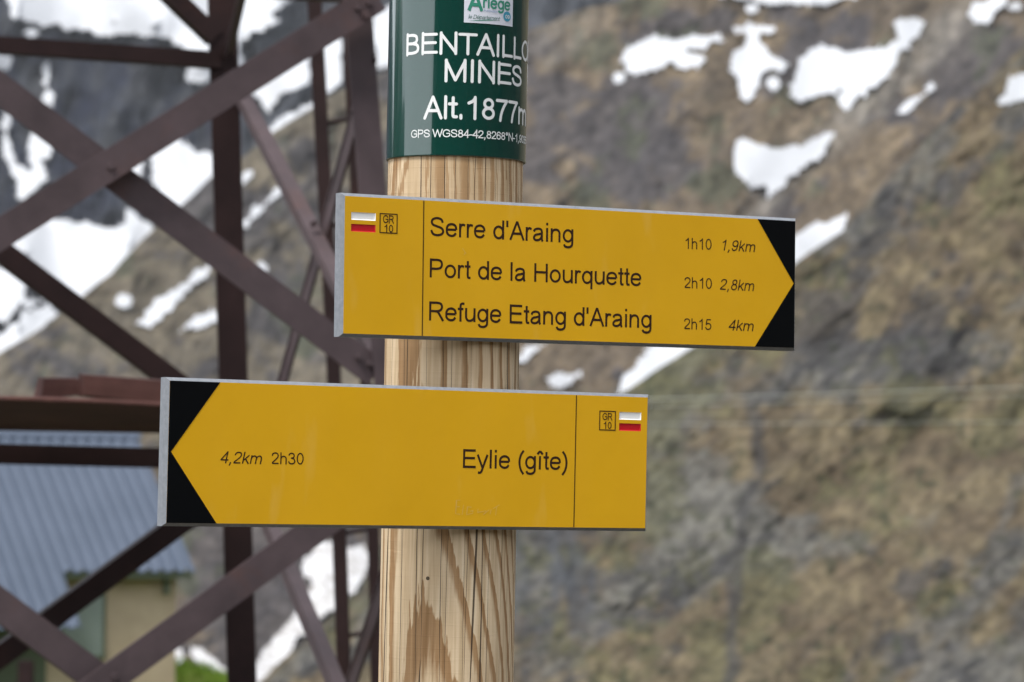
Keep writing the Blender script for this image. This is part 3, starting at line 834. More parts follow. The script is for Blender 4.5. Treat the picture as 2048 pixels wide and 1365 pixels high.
def build_sleeve():
    _, h0 = cyl_hit(910, 311.5, SRAD)
    h1 = h0 + .30
    root = thing("name_sleeve", "glossy dark green sleeve with white lettering round the post top", "sign", ORG + AX * h0)
    nseg = 128
    V, F = [], []
    prof = [(SRAD - .0024, h0, ), (SRAD - .0003, h0), (SRAD, h0 + .0006), (SRAD, h0 + .0012), (SRAD, h0 + .002), (SRAD, h1 - .004), (SRAD, h1 - .002), (SRAD - .002, h1), (.0005, h1 + .006)]
    for r, h in prof:
        for k in range(nseg):
            V.append(post_pt(2 * math.pi * k / nseg, h, r))
    for i in range(len(prof) - 1):
        for k in range(nseg):
            q = (k + 1) % nseg
            F.append((i * nseg + k, i * nseg + q, (i + 1) * nseg + q, (i + 1) * nseg + k))
    o = mesh_obj("sleeve_plate", V, F, [M_GREEN, M_GREENEDGE], root, True)
    for i, p in enumerate(o.data.polygons):
        if i < nseg: p.material_index = 1
    def mp(x, y, h):      # x = arc length from phi = 0, y = height along the axis
        return post_pt(x / SRAD, y, SRAD + h)
    def line(name, s, left, right_char_n, right_u, base_v_left, top_v, wd, rounded=True, mat=M_WHITE, shear=0.0, lift=.0003, tracking=0.0):
        st, tot = text_strokes(s, wd, rounded, shear, tracking)
        st2, _ = text_strokes(s[:right_char_n], wd, rounded, shear, tracking)
        phi0, hb = cyl_hit(left, base_v_left, SRAD)
        phi1, _ = cyl_hit(right_u, base_v_left, SRAD)
        _, ht = cyl_hit(left, top_v, SRAD)
        x0, x1 = extents(st2)
        sx = (phi1 - phi0) * SRAD / (x1 - x0)
        return text_mesh(name, [(st, phi0 * SRAD - x0 * sx, hb, sx, ht - hb)], mp, mat, root, lift)
    line("lettering", "BENTAILLOU", 813, 8, 1042.5, 111, 70, .14)
    line("lettering", "MINES", 889, 5, 1042.5, 162.5, 120.5, .14)
    line("lettering", "Alt.1877m", 847, 8, 1034.6, 237, 194.5, .145)
    line("lettering", "GPS WGS84-42,8268°N-1,9035", 822.5, 19, 1025, 276.3, 260.8, .135, tracking=-.03)
    # sticker
    pl, hl_ = cyl_hit(927.6, 45.4, SRAD)
    pr, hr_ = cyl_hit(1024.4, 54.2, SRAD)
    hb = (hl_ + hr_) / 2
    hh = .082
    V, F = [], []
    nn = 14
    for j in range(2):
        for i in range(nn):
            V.append(post_pt(pl + (pr - pl) * i / (nn - 1), hb + hh * j, SRAD + .0004))
    for i in range(nn - 1):
        F.append((i, i + 1, nn + i + 1, nn + i))
    m_st = new_mat("sticker_film", (.62, .64, .70), .35)
    stick = mesh_obj("sticker", V, F, m_st, root, True)
    def sub(o):
        o.parent = stick; o.matrix_parent_inverse = Matrix.Identity(4)
        return o
    # the sticker mesh is stored relative to world with its parent's inverse, so nest with the same inverse
    mg = new_mat("sticker_green", (.02, .22, .14), .5)
    mb = new_mat("sticker_blue", (.03, .26, .38), .5)
    mgr = new_mat("sticker_grey_blue", (.25, .34, .5), .5)
    sub(line("lettering", "A", 934.5, 1, 966, 21.5, -14, .2, False, mg, 0, .0007))
    sub(line("lettering", "riège", 965.5, 5, 1019.5, 16.3, -8, .17, False, mg, 0, .0007))
    sub(line("lettering", "PYRENEES", 967.5, 8, 994.5, 23.8, 20.2, .16, False, mgr, 0, .0007))
    sub(line("lettering", "le Département", 936.4, 14, 999.5, 37.6, 29.5, .1, True, new_mat("sticker_dark_green", (.03, .13, .1), .5), .25, .0007, -.06))
    pc, hc = cyl_hit(1013.5, 33.7, SRAD)
    V = [post_pt(pc, hc, SRAD + .0007)]
    for k in range(24):
        a = 2 * math.pi * k / 24
        V.append(post_pt(pc + .0054 * math.cos(a) / SRAD, hc + .0054 * math.sin(a), SRAD + .0007))
    sub(mesh_obj("badge", V, [(0, 1 + k, 1 + (k + 1) % 24) for k in range(24)], mb, root))
    sub(line("lettering", "09", 1009.3, 2, 1017.8, 37.4, 30, .15, True, M_WHITE, 0, .0010))
    V = []
    for i in range(12):
        p_, h_ = cyl_hit(938 + i * 5.4, 42.2 - 1.3 * math.sin(i / 11 * 2.4), SRAD)
        tk = .00045 * math.sin(math.pi * (i + .4) / 12)
        V += [post_pt(p_, h_ - tk, SRAD + .0007), post_pt(p_, h_ + tk, SRAD + .0007)]
    sub(mesh_obj("underline", V, [(2 * i, 2 * i + 2, 2 * i + 3, 2 * i + 1) for i in range(11)], mg, root))
build_sleeve()

# ------------------------------------------------------------------ yellow direction boards
YAW = R(30.126)
SW, SH, BEV, TH = .5701, .143, .0034, .0145
def yellow_mat():
    m = new_mat("yellow_laminate", (.62, .335, .012), .42, spec=.2)
    n = noise_node(m, 9, 4, .6)
    r = ramp(m, n.outputs[0], [(.3, (.64, .345, .007)), (.7, (.69, .375, .009))])
    sm = noise_node(m, 7.0, 3, .55, stretch=(3.5, 3.5, 1))
    rs_ = ramp(m, sm.outputs[0], [(.62, (0, 0, 0)), (.78, (.19, .19, .19))])
    L(m, mixc(m, rs_.outputs[0], r.outputs[0], (.72, .52, .2)), BS(m).inputs["Base Color"])
    rr = ramp(m, sm.outputs[0], [(.3, (.36, .36, .36)), (.7, (.5, .5, .5))])
    L(m, rr.outputs[0], BS(m).inputs["Roughness"])
    n2 = noise_node(m, 420, 3, .6)
    bump(m, n2.outputs[0], .12, .0005)
    return m
M_YEL = yellow_mat()
def edge_mat():
    m = new_mat("grey_core", (.36, .38, .41), .55, spec=.4)
    n = noise_node(m, 160, 4, .7)
    r = ramp(m, n.outputs[0], [(.3, (.17, .185, .205)), (.7, (.235, .25, .272))])
    L(m, r.outputs[0], BS(m).inputs["Base Color"])
    return m
M_EDGE = edge_mat()
M_BLACK = new_mat("black_laminate", (.003, .0035, .004), .55, spec=.04)
M_INK = new_mat("engraved_brown", (.028, .010, .004), .6, spec=.2)
M_RED = new_mat("red_paint", (.52, .004, .010), .35, spec=.45)
M_FLAG = new_mat("white_stripe_paint", (.88, .87, .83), .4, spec=.4)
M_SCR = new_mat("scratch", (.66, .40, .06), .6)

def build_board(tl, tilt, label, texts, flags, box, grs, line_u, tip, scratches=()):
    e1 = Vector((math.cos(YAW) * math.cos(tilt), math.sin(YAW) * math.cos(tilt), math.sin(tilt)))
    dn = Vector((math.cos(YAW) * math.sin(tilt), math.sin(YAW) * math.sin(tilt), -math.cos(tilt)))
    nf = Vector((math.sin(YAW), -math.cos(YAW), 0))          # towards the viewer
    O = Vector(tl) + Vector((0, 0, EYE.z))
    root = thing("direction_sign", label, "sign", O + e1 * SW / 2 + dn * SH, "yellow direction boards on the wooden post")
    def W(x, y, h=0.0): return O + e1 * x + dn * y + nf * h
    def loc(u, v):
        d = ray(u, v); t = (O - EYE).dot(nf) / d.dot(nf)
        p = EYE + d * t - O
        return p.dot(e1), p.dot(dn)
    # --- board: front with two recesses, bevels, sides, back
    rects = []
    for (a, b) in flags:
        x0, y0 = loc(*a); x1, y1 = loc(*b)
        rects.append([x0, x1, y0, y1])
    x0 = (rects[0][0] + rects[1][0]) / 2; x1 = (rects[0][1] + rects[1][1]) / 2
    fl_h = sum(r[3] - r[2] for r in rects) / 2 * .93
    for r in rects:
        c = (r[2] + r[3]) / 2; r[2], r[3] = c - fl_h / 2, c + fl_h / 2
    xs = [0, x0, x1, SW]; ys = [0, rects[0][2], rects[0][3], rects[1][2], rects[1][3], SH]
    V, F, MI = [], [], []
    def face(pts, mi):
        b = len(V); V.extend(pts); F.append(tuple(range(b, b + len(pts)))); MI.append(mi)
    for i in range(3):
        for j in range(5):
            if i == 1 and j in (1, 3): continue
            face([W(xs[i], ys[j]), W(xs[i], ys[j + 1]), W(xs[i + 1], ys[j + 1]), W(xs[i + 1], ys[j])], 0)
    c0 = [(0, 0), (SW, 0), (SW, SH), (0, SH)]
    c1 = [(-BEV, -BEV), (SW + BEV, -BEV), (SW + BEV, SH + BEV), (-BEV, SH + BEV)]
    for i in range(4):
        a, b = c0[i], c0[(i + 1) % 4]; p, q = c1[i], c1[(i + 1) % 4]
        face([W(*a), W(*b), W(*q, -BEV * 1.25), W(*p, -BEV * 1.25)], 1)
        face([W(*p, -BEV * 1.25), W(*q, -BEV * 1.25), W(*q, -TH), W(*p, -TH)], 1)
    face([W(*c, -TH) for c in c1], 1)
    bo = mesh_obj("board", V, F, [M_YEL, M_EDGE], root)
    for p, k in zip(bo.data.polygons, MI): p.material_index = k
    # --- recessed white and red waymark bars
    for r, mt, nm in ((rects[0], M_FLAG, "white_bar"), (rects[1], M_RED, "red_bar")):
        s, dp = .0010, -.0009
        o4 = [(x0, r[2]), (x1, r[2]), (x1, r[3]), (x0, r[3])]
        i4 = [(x0 + s, r[2] + s), (x1 - s, r[2] + s), (x1 - s, r[3] - s), (x0 + s, r[3] - s)]
        vv = [W(*p, 0) for p in o4] + [W(*p, dp) for p in i4]
        ff = [(4, 5, 6, 7)] + [(i, (i + 1) % 4, 4 + (i + 1) % 4, 4 + i) for i in range(4)]
        mesh_obj(nm, vv, ff, mt, root)
    # --- black arrow-head corner field
    (ta, tb, tc_) = tip
    xa, _ = loc(*ta); xb, yb = loc(*tb); xc, _ = loc(*tc_)
    if xb > SW / 2:
        poly1 = [(xa, 0), (SW, 0), (SW, yb), (xb, yb)]; poly2 = [(xb, yb), (SW, yb), (SW, SH), (xc, SH)]
    else:
        poly1 = [(0, 0), (xa, 0), (xb, yb), (0, yb)]; poly2 = [(0, yb), (xb, yb), (xc, SH), (0, SH)]
    vv = [W(*p, .0003) for p in poly1 + poly2]
    mesh_obj("arrow_tip", vv, [(0, 1, 2, 3), (4, 5, 6, 7)], M_BLACK, root)
    # --- lettering
    mp = lambda x, y, h: W(x, -y, h)
    for s, left, right, base, top, wd, shear in texts:
        st, _ = text_strokes(s, wd, False, shear)
        e0, e1x = extents(st)
        xl, yb_ = loc(left, base); _, yt = loc(left, top)
        base_r = base + (right - left) * .03
        xr, _ = loc(right, base_r)
        sx = (xr - xl) / (e1x - e0)
        text_mesh("lettering", [(st, xl - e0 * sx, -yb_, sx, yb_ - yt)], mp, M_INK, root, .0001)
    # --- route badge: square outline with two lines of characters
    bx0, by0 = loc(*box[0]); bx1, by1 = loc(*box[1])
    t = .0011
    V, F = [], []
    for a, b, c, d in ((bx0, bx1, by0, by0 + t), (bx0, bx1, by1 - t, by1), (bx0, bx0 + t, by0 + t, by1 - t), (bx1 - t, bx1, by0 + t, by1 - t)):
        k = len(V); V += [W(a, c, .0003), W(b, c, .0003), W(b, d, .0003), W(a, d, .0003)]; F.append((k, k + 1, k + 2, k + 3))
    for s, left, right, base, top in grs:
        st, _ = text_strokes(s, .14, True)
        e0, e1x = extents(st)
        xl, yb_ = loc(left, base); _, yt = loc(left, top); xr, _ = loc(right, base)
        sx = (xr - xl) / (e1x - e0)
        for v, f, k in st:
            b = len(V)
            V += [W(xl + (p - e0) * sx, yb_ - q * (yb_ - yt), .0003 + k * .00004) for p, q in v]
            F += [tuple(i + b for i in g) for g in f]
    mesh_obj("route_badge", V, F, M_INK, root)
    # --- thin dividing line
    lx, _ = loc(*line_u)
    mesh_obj("divider", [W(lx, .0002, .00025), W(lx + .0011, .0002, .00025), W(lx + .0011, SH - .0002, .00025), W(lx, SH - .0002, .00025)], [(0, 1, 2, 3)], M_INK, root)
    # --- faint scratches
    if scratches:
        V, F = [], []
        for pts in scratches:
            v, f = ribbon(subdiv([loc(*p) for p in pts], .01), False, .00075, False)
            b = len(V); V += [W(p, q, .0002) for p, q in v]; F += [tuple(i + b for i in g) for g in f]
        mesh_obj("scratches", V, F, M_SCR, root)

build_board((-.1752, 3.3171, .2638), 0.0, "upper yellow board with black tip pointing right and three engraved destinations",
    [("Serre d'Araing", 860.3, 1146.5, 472.3, 433.6, .127, 0), ("Port de la Hourquette", 859.3, 1282.6, 555.2, 517.2, .127, 0), ("Refuge Etang d'Araing", 858.0, 1302.8, 641.6, 603, .127, 0),
     ("1h10", 1370.5, 1423, 498, 475.5, .115, 0), ("1,9km", 1445, 1510.5, 501.5, 479.5, .115, .2),
     ("2h10", 1368.7, 1423.6, 576.5, 554.3, .115, 0), ("2,8km", 1439.7, 1508.3, 580, 557.8, .115, .2),
     ("2h15", 1368, 1422.6, 658.8, 636.7, .115, 0), ("4km", 1457, 1507.3, 661.3, 639.3, .115, .2)],
    [((702.7, 423.8), (751.3, 442.8)), ((702.2, 447.5), (751, 466))], ((759.2, 426.4), (794.6, 468.3)),
    [("GR", 765.8, 787.5, 446, 430.6), ("10", 768.6, 785.9, 464.7, 449.6)], (845, 536), ((1514.9, 439), (1587.2, 567.4), (1509.5, 692)),
    [[(925, 497), (930, 505), (928, 510)], [(929, 503), (932, 508)]])
build_board((-.3437, 3.2184, .0678), -.0115, "lower yellow board with black tip pointing left and one engraved destination",
    [("Eylie (gîte)", 925.6, 1134.6, 936.3, 898.5, .127, 0), ("4,2km", 440.5, 523.8, 927, 902.8, .115, .2), ("2h30", 543, 607, 928.6, 904.6, .115, 0)],
    [((1238.8, 823.7), (1282.3, 841.3)), ((1238.5, 846.4), (1281.4, 863.5))], ((1198.7, 821.5), (1230.8, 862)),
    [("GR", 1204.8, 1224.3, 840.3, 826.4), ("10", 1207, 1222.7, 857.8, 844)], (1149.3, 922), ((440.5, 763), (341.8, 903.8), (432.8, 1046.5)),
    [[(920, 1001), (913, 1001), (911, 1028), (920, 1029)], [(913, 1014), (919, 1014)], [(927, 1010), (924, 1030)], [(943, 1015), (935, 1014), (933, 1030), (945, 1027), (946, 1022), (940, 1023)],
     [(956, 1018), (955, 1025), (963, 1024), (972, 1022), (966, 1030), (978, 1020)], [(982, 1019), (980, 1029)], [(986, 1018), (999, 1010)], [(993, 1014), (991, 1031)]])

# ------------------------------------------------------------------ steel lattice tower
def steel_mat(name, base, var=.35, rust=.25):
    m = new_mat(name, base, .62, spec=.35)
    n = noise_node(m, 6, 6, .65)
    lo = tuple(c * (1 - var) for c in base); hi = tuple(c * (1 + var) for c in base)
    r = ramp(m, n.outputs[0], [(.3, lo), (.7, hi)])
    n2 = noise_node(m, 3.2, 7, .7)
    r2 = ramp(m, n2.outputs[0], [(.56, (0, 0, 0)), (.72, (rust, rust, rust))])
    L(m, mixc(m, r2.outputs[0], r.outputs[0], (.12, .045, .025)), BS(m).inputs["Base Color"])
    n3 = noise_node(m, 90, 4, .6)
    bump(m, n3.outputs[0], .2, .002)
    return m
M_STEEL = steel_mat("brown_steel_paint", (.064, .045, .048), .3, .35)
M_STEEL2 = steel_mat("dark_steel", (.022, .0115, .011), .3, .12)  # darker tone for rear tower members, ladder and stub post
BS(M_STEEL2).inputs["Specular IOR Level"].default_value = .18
M_RUST = steel_mat("rusty_sheet", (.068, .031, .026), .4, .35)
BS(M_RUST).inputs["Specular IOR Level"].default_value = .12

def angle_bar(name, a, b, face_n, wid, thick, mat, parent, flip=1, back=None):
    """L section from a to b; one leaf lies in the face (normal face_n towards the viewer), the other runs back from it"""
    d = (b - a).normalized()
    s = d.cross(face_n).normalized() * flip
    n = s.cross(d).normalized()
    if n.dot(face_n) < 0: n = -n
    back = wid if back is None else back
    h = wid / 2
    sec = [(-h, 0), (h, 0), (h, -back), (h - thick, -back), (h - thick, -thick), (-h, -thick)]
    bm = bmesh.new()
    va = [bm.verts.new(a + s * x + n * y) for x, y in sec]
    vb = [bm.verts.new(b + s * x + n * y) for x, y in sec]
    k = len(sec)
    for i in range(k):
        bm.faces.new((va[i], va[(i + 1) % k], vb[(i + 1) % k], vb[i]))
    bm.faces.new(va); bm.faces.new(vb)
    return bm_obj(name, bm, mat, parent)

def box_between(name, p0, ex, ey, ez, mat, parent):
    bm = bmesh.new()
    vs_ = [bm.verts.new(p0 + ex * i + ey * j + ez * k) for i in (0, 1) for j in (0, 1) for k in (0, 1)]
    for f in ((0, 1, 3, 2), (4, 6, 7, 5), (0, 4, 5, 1), (2, 3, 7, 6), (0, 2, 6, 4), (1, 5, 7, 3)):
        bm.faces.new([vs_[i] for i in f])
    return bm_obj(name, bm, mat, parent)

def bolt(p, n, r, parent):
    bm = bmesh.new()
    bmesh.ops.create_cone(bm, cap_ends=True, segments=6, radius1=r, radius2=r * .85, depth=r * 1.2)
    q = n.to_track_quat('Z', 'Y').to_matrix().to_4x4()
    bmesh.ops.transform(bm, matrix=Matrix.Translation(p + n * r * .6) @ q, verts=bm.verts)
    return bm_obj("bolt", bm, M_STEEL, parent)

SIDE_FLIP = -1
def build_tower():
    root = thing("lattice_tower", "brown riveted steel lattice tower with crossed braces behind the boards", "tower", (-1.2, 8.4, -.6))
    dB, dA, dL, dK = 8.0, 9.2, 7.56, 8.76
    nF = (at(700, 400, dB) - at(-320, 400, dL)); nF = Vector((nF.y, -nF.x, 0)).normalized()          # near and far faces look at the camera
    if nF.y > 0: nF = -nF
    sd_ = (at(450, 400, dA) - at(735, 400, dB)); nS = Vector((-sd_.y, sd_.x, 0)).normalized()          # right side face
    if nS.x < 0: nS = -nS
    def leg(p, q, dep, fn, flip, wid, back, mt=M_STEEL):
        a, b = at(*p, dep), at(*q, dep)
        t = (a.z + .7) / (a.z - b.z)          # down to the ground
        b2 = a + (b - a) * t
        t2 = (a.z - 3.6) / (a.z - b.z)
        a2 = a + (b - a) * t2
        return angle_bar("leg", a2, b2, fn, wid, .009, mt, root, flip, back)
    leg((719, 46), (795, 990), dB, nF, -1, .07, .07)
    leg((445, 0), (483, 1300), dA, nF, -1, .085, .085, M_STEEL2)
    leg((-320, 0), (-390, 1000), dL, nF, 1, .07, .07)
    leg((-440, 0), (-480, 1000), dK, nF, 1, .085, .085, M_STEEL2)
    def dl(u): return dL + (dB - dL) * (u + 320) / (735 + 320)
    def da(u): return dK + (dA - dK) * (u + 450) / (450 + 450)
    def near(p, q, off, wid=.074, flip=1):
        a, b = at(*p, dl(p[0])) + nF * off, at(*q, dl(q[0])) + nF * off
        return angle_bar("brace", a, b, nF, wid, .008, M_STEEL, root, flip, .055)
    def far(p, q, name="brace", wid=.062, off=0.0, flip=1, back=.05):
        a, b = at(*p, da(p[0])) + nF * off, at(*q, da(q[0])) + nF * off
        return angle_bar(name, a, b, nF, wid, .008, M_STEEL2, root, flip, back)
    near((-330, 672), (742, 0), .060, flip=1)
    near((-330, -72), (752, 747), .003, flip=-1)
    near((790, 932), (-330, 1746), .060, flip=-1)
    near((-330, 962), (790, 1801), .003, flip=1)
    near((-330, -90), (725, -20), .004, .06)
    far((-440, 168), (470, 852), flip=1)
    far((482, 960), (-440, 1640), flip=1)
    far((-450, 58), (440, 121), "crossbeam", .047, .012)
    far((250, -102), (432, 74), wid=.052, off=.006)
    far((-460, 896), (480, 921), "crossbeam", .058, .012)
    def side(p, q, d0, d1, off, wid=.04, flip=1, fn=None):
        a, b = at(*p, d0) + nS * off, at(*q, d1) + nS * off
        return angle_bar("brace", a, b, fn or nF, wid, .007, M_STEEL, root, flip, .03 if fn is None else .010)
    side((478, 168), (775, 745), 9.2, 8.0, 0, .042)
    side((716, 100), (520, 830), 8.0, 9.2, .045, .062, SIDE_FLIP, nS)
    side((515, 975), (700, 1415), 9.2, 8.0, 0, .04)
    side((777, 1045), (610, 1570), 8.0, 9.2, .045, .062, SIDE_FLIP, nS)
    side((459, 112), (540, -240), 9.2, 8.0, 0, .03)
    bolt(at(209, 337, dl(209)) + nF * .060, nF, .011, root)
    bolt(at(622, 449, 8.55) + nF * .02, nF, .011, root)
    bolt(at(216, 1350, dl(216)) + nF * .060, nF, .011, root)
    # gusset plates on the rear leg
    for (u, v, wx, hz) in ((470, 905, .18, .2),):
        p = at(u, v, dA) + nF * .014
        ex = Vector((-nF.y, nF.x, 0))
        box_between("gusset_plate", p - ex * wx * .62 - Vector((0, 0, hz / 2)), ex * wx * .62, -nF * .006, Vector((0, 0, hz)), M_STEEL, root)
    # rusty deck of steel sheets lying on the beams inside the tower
    a = at(-330, 790, dL); b = at(352, 806, dl(352)); c = at(360, 868, da(360) - .05); d = at(-440, 855, dK - .05)
    th = Vector((0, 0, .006))
    bm = bmesh.new()
    vs_ = [bm.verts.new(p) for p in (a, b, c, d)] + [bm.verts.new(p + th) for p in (a, b, c, d)]
    for f in ((0, 1, 2, 3), (4, 5, 6, 7), (0, 1, 5, 4), (1, 2, 6, 5), (2, 3, 7, 6), (3, 0, 4, 7)):
        bm.faces.new([vs_[i] for i in f])
    bm_obj("deck_sheet", bm, M_RUST, root)
    # beam under the back of the deck
    # loose rusted sheets standing on the front of the deck
    def sheet(top, bot, dep, thick):
        n = len(top); V, F = [], []
        for (u, v), (u2, v2) in zip(top, bot):
            p, q = at(u, v, dep), at(u2, v2, dep)
            mid = p.lerp(q, .5) + nF * .001
            back = -nF * thick
            V += [p + back * .6 + Vector((0, 0, .004)), p, mid, q, q + back + Vector((0, 0, -.003))]
        for i in range(n - 1):
            for k in range(4):
                F.append((i * 5 + k, (i + 1) * 5 + k, (i + 1) * 5 + k + 1, i * 5 + k + 1))
        F += [(0, 1, 2, 3, 4), tuple((n - 1) * 5 + k for k in (4, 3, 2, 1, 0))]
        mesh_obj("deck_edge", V, F, M_RUST, root)
    sheet([(88, 757), (130, 757), (176, 758)], [(82, 797), (130, 793), (176, 788)], 7.78, .10)
    sheet([(167, 750), (260, 757), (356, 764)], [(170, 790), (260, 800), (356, 812)], 7.72, .08)
    sheet([(-330, 787), (-150, 790), (0, 795), (90, 797), (200, 801), (352, 809)], [(-330, 792), (-150, 796), (0, 800), (90, 803), (200, 806), (352, 815)], 7.66, .02)
    for (u, v) in ((700, 22), (722, 12), (716, 38), (738, 728), (716, 715)):
        bolt(at(u, v, dl(u)) + nF * (.060 if v < 100 else .006), nF, .009, root)
build_tower()

def build_ladder():
    dep = 10.4
    root = thing("ladder", "thin dark steel ladder standing behind the lattice tower side", "ladder", at(690, 1500, dep))
    def rail(pts, wid):
        V, F = [], []
        for (u, v) in pts:
            p = at(u, v, dep)
            V += [p + Vector((-wid / 2, 0, 0)), p + Vector((wid / 2, 0, 0)), p + Vector((wid / 2, .05, 0)), p + Vector((-wid / 2, .05, 0))]
        for i in range(len(pts) - 1):
            for k in range(4):
                q = (k + 1) % 4
                F.append((i * 4 + k, i * 4 + q, (i + 1) * 4 + q, (i + 1) * 4 + k))
        F += [(0, 1, 2, 3), tuple(len(V) - 4 + k for k in range(4))]
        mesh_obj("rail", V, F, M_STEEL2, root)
    ca, cb = [(618, -200), (665, 690), (688, 1365), (712, 2060)], [(684, -200), (712, 400), (746, 1060), (752, 1365), (765, 2060)]
    rail(ca, .045); rail(cb, .036)
    v = -160
    while v < 2000:
        u0 = np.interp(v, [p[1] for p in ca], [p[0] for p in ca]); u1 = np.interp(v - 14, [p[1] for p in cb], [p[0] for p in cb])
        a, b = at(u0, v, dep + .02), at(u1, v - 14, dep + .02)
        bm = bmesh.new()
        d = b - a
        bmesh.ops.create_cone(bm, cap_ends=True, segments=10, radius1=.008, radius2=.008, depth=d.length)
        bmesh.ops.transform(bm, matrix=Matrix.Translation((a + b) / 2) @ d.to_track_quat('Z', 'Y').to_matrix().to_4x4(), verts=bm.verts)
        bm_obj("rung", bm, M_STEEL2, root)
        v += 205
build_ladder()

# ------------------------------------------------------------------ hut
def build_hut():
    al = R(24)
    e = Vector((math.cos(al), math.sin(al), 0)); n = Vector((math.sin(al), -math.cos(al), 0)); Z = Vector((0, 0, 1))
    E = at(393, 1143, 34.0)
    Lr = 2.2
    T = E - n * Lr
    top = at(268, 866, T.y)
    rise = top.z - E.z
    gz = E.z - 2.1
    root = thing("hut", "small beige hut with blue grey corrugated metal roof below the tower", "hut", E - n * 1.5 - e * 3 + Z * (gz - E.z))
    m_roof = new_mat("blue_grey_sheet", (.21, .245, .33), .5, spec=.4)
    nn = noise_node(m_roof, 1.2, 5, .6)
    rr = ramp(m_roof, nn.outputs[0], [(.3, (.056, .075, .108)), (.7, (.074, .095, .134))])
    L(m_roof, rr.outputs[0], BS(m_roof).inputs["Base Color"])
    m_wall = new_mat("beige_render", (.33, .28, .18), .9, spec=.1)
    nn = noise_node(m_wall, 2.0, 6, .65)
    rr = ramp(m_wall, nn.outputs[0], [(.3, (.34, .27, .19)), (.7, (.44, .355, .255))])
    L(m_wall, rr.outputs[0], BS(m_wall).inputs["Base Color"])
    m_win = new_mat("window_glass", (.20, .24, .22), .2, spec=.5)
    m_trim = new_mat("green_trim", (.075, .095, .06), .6)
    # corrugated roof: profile along e, runs up the slope; eave drops lower on the left part
    LEN = 7.5; pitch = .142; step = pitch / 8
    s_ext = -1.48
    def roof_pt(s, l, h):       # s along e from E, l up the slope horizontally, h normal lift
        return E + e * s - n * l + Z * (rise * l / Lr + h)
    def prof(s):
        t = (s / pitch) % 1.0
        return .030 * float(sstep(.0, .18, np.array(t)) - sstep(.34, .52, np.array(t)))
    ss = np.arange(-LEN, .0001, step)
    V, F = [], []
    for i, s in enumerate(ss):
        l0 = -.80 if s < s_ext else 0.0
        for (l, dz) in ((l0, 0), (Lr, 0)):
            V.append(roof_pt(s, l, prof(s) + dz))
        # far side of the roof
        V.append(roof_pt(s, Lr, prof(s)) - n * 2.2 - Z * rise)
        V.append(roof_pt(s, l0, prof(s) - .012)); V.append(roof_pt(s, Lr, prof(s) - .012))
    for i in range(len(ss) - 1):
        a, b = i * 5, (i + 1) * 5
        if (ss[i] < s_ext) != (ss[i + 1] < s_ext):
            V[a] = V[a]
        F += [(a, b, b + 1, a + 1), (a + 1, b + 1, b + 2, a + 2), (a + 3, a + 4, b + 4, b + 3), (a, a + 3, b + 3, b)]
    k = len(ss) - 1
    F.append((k * 5, k * 5 + 1, k * 5 + 4, k * 5 + 3))
    mesh_obj("roof", V, F, m_roof, root, False)
    # ridge cap
    rc = []
    for s in (-LEN, .02):
        rc += [roof_pt(s, Lr - .14, .03 - .0), roof_pt(s, Lr, .05), roof_pt(s, Lr, .05) - n * .14 - Z * .1]
    mesh_obj("ridge_cap", rc, [(0, 3, 4, 1), (1, 4, 5, 2)], m_roof, root)
    # walls
    def wall_pt(s, l, z): return E + e * s - n * l + Z * (z - E.z)
    so, lo = -.15, .22
    zt = E.z + rise * lo / Lr - .03
    back = 2 * Lr - .22
    V = [wall_pt(so, lo, gz), wall_pt(so, lo, zt), wall_pt(so, Lr, E.z + rise - .04), wall_pt(so, back, zt), wall_pt(so, back, gz),
         wall_pt(-LEN + .2, lo, gz), wall_pt(-LEN + .2, lo, zt), wall_pt(-LEN + .2, Lr, E.z + rise - .04), wall_pt(-LEN + .2, back, zt), wall_pt(-LEN + .2, back, gz)]
    F = [(0, 1, 2, 3, 4), (5, 9, 8, 7, 6), (0, 5, 6, 1), (4, 3, 8, 9)]
    mesh_obj("wall", V, F, m_wall, root)
    # porch front under the long part of the roof
    pz = E.z - rise * .8 / Lr - .03
    def on_wall(u, v):
        d = ray(u, v); P0 = E - n * lo
        t = (P0 - EYE).dot(n) / d.dot(n)
        p = EYE + d * t - E
        return p.dot(e), (p + E).z
    sp_, _ = on_wall(92, 1250)
    box_between("porch_wall", wall_pt(-LEN + .25, lo - .03, gz), e * (sp_ + LEN - .25), -n * .025, Z * (zt - gz - .1), m_trim, root)
    # tall pale window beside the porch
    sa, za = on_wall(118, 1186); sb, zb = on_wall(208, 1318)
    fr = box_between("window", wall_pt(sa, lo - .04, zb), e * (sb - sa), -n * .035, Z * (za - zb), m_trim, root)
    box_between("pane", wall_pt(sa + .035, lo - .046, zb + .035), e * (sb - sa - .07), -n * .005, Z * (za - zb - .07), m_win, fr)
    sa, za = on_wall(138, 1146)
    sb, _ = on_wall(300, 1146)
    box_between("fascia", wall_pt(s_ext + .0, .03, E.z - .075), e * 1.44, -n * .03, Z * .06, m_trim, root)
    sc_, zc_ = on_wall(325, 1162)
    box_between("gutter_bracket", wall_pt(sc_, lo - .1, zc_ - .14), e * .05, -n * .08, Z * .17, m_trim, root)
build_hut()

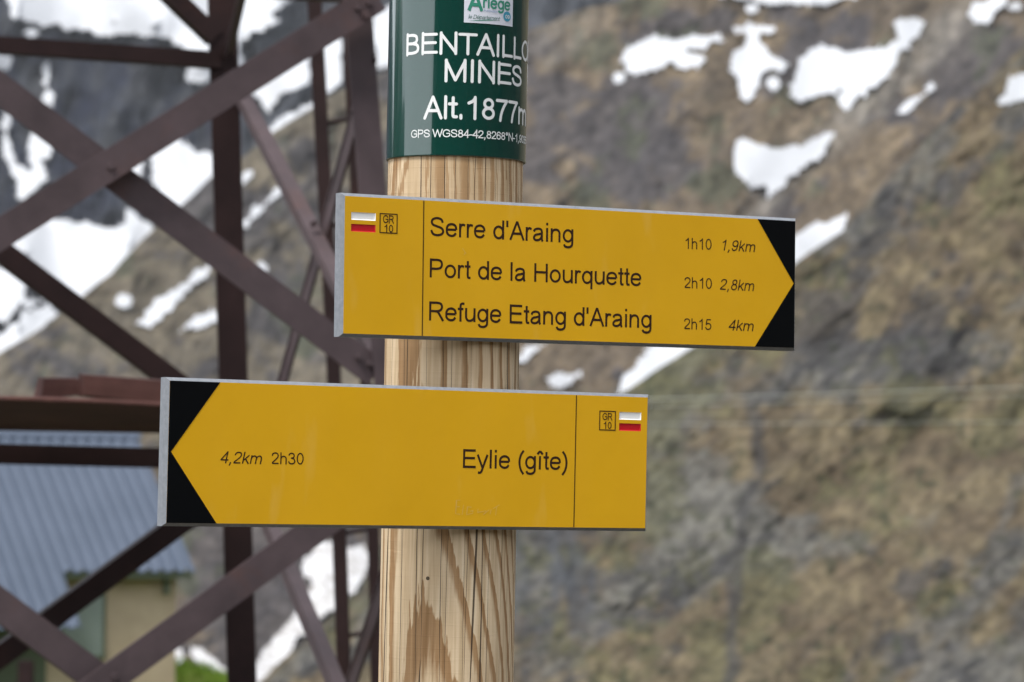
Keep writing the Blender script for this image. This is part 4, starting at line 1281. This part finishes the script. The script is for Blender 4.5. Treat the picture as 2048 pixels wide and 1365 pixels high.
def build_stub():
    p = at(52, 1322, 24.0)
    root_bm = bmesh.new()
    d = 24.0
    z0 = float(ground_z(np.array(p.x), np.array(p.y))) - .2
    wd = .105
    V = []
    for z in (z0, p.z):
        for (x, y) in ((-.5, -.5), (.5, -.5), (.5, -.42), (.06, -.42), (.06, .42), (.5, .42), (.5, .5), (-.5, .5), (-.5, .42), (-.06, .42), (-.06, -.42), (-.5, -.42)):
            V.append((p.x + x * wd, p.y + y * wd, z))
    F = [(i, (i + 1) % 12, 12 + (i + 1) % 12, 12 + i) for i in range(12)] + [tuple(range(12, 24))]
    o = mesh_obj("steel_post", V, F, M_STEEL2)
    root_bm.free()
    tag(o, "short rusty steel post standing in front of the hut", "post")
build_stub()

# ------------------------------------------------------------------ aerial cables across the valley
def cable(p, q, r, sag, label):
    n = 40
    V, F = [], []
    for i in range(n + 1):
        t = i / n
        c = p.lerp(q, t) - Vector((0, 0, sag * 4 * t * (1 - t)))
        for k in range(6):
            a = k * math.pi / 3
            V.append(c + Vector((0, math.cos(a) * r, math.sin(a) * r)))
    for i in range(n):
        for k in range(6):
            F.append((i * 6 + k, i * 6 + (k + 1) % 6, (i + 1) * 6 + (k + 1) % 6, (i + 1) * 6 + k))
    o = mesh_obj("overhead_cable", V, F, M_CABLE)
    tag(o, label, "cable", "overhead cables across the slope")
M_CABLE = new_mat("galvanised_cable", (.4, .4, .4), .6, 0.0)
cable(at(-300, 842, 66), at(2700, 752, 60), .007, .05, "upper thin grey cable stretched across the slope at right")
cable(at(-300, 852, 66), at(2700, 770, 61), .004, .05, "middle thin grey cable just under the upper one")
cable(at(-300, 850, 68), at(2700, 838, 60), .004, .05, "lowest thin grey cable across the slope beside the lower board")

# ------------------------------------------------------------------ thin mountain haze
def haze():
    m = bpy.data.materials.new("haze_air")
    m.use_nodes = True
    nt = m.node_tree
    nt.nodes.remove(nt.nodes["Principled BSDF"])
    v = nt.nodes.new("ShaderNodeVolumePrincipled")
    v.inputs["Color"].default_value = (.86, .9, .96, 1)
    v.inputs["Density"].default_value = HAZE
    v.inputs["Anisotropy"].default_value = 0.0
    nt.links.new(v.outputs[0], nt.nodes["Material Output"].inputs["Volume"])
    zs = [(o.matrix_world @ Vector(c)).z for o in bpy.data.objects if o.type == 'MESH' for c in o.bound_box]
    xs = [abs(k) for o in bpy.data.objects if o.type == 'MESH' for c in o.bound_box for k in (o.matrix_world @ Vector(c))[:2]]
    X, z0, z1 = max(xs) + 50, min(zs) - 1, max(zs) + 20
    print("haze box", X, z0, z1)
    V = [(x, y, z) for z in (z0, z1) for x, y in ((-X, -X), (X, -X), (X, X), (-X, X))]
    o = mesh_obj("haze", V, [(3, 2, 1, 0), (4, 5, 6, 7), (0, 1, 5, 4), (1, 2, 6, 5), (2, 3, 7, 6), (3, 0, 4, 7)], m)
    tag(o, "thin pale haze in the mountain air", "haze")
    o['kind'] = 'stuff'
HAZE = 0.00005
haze()
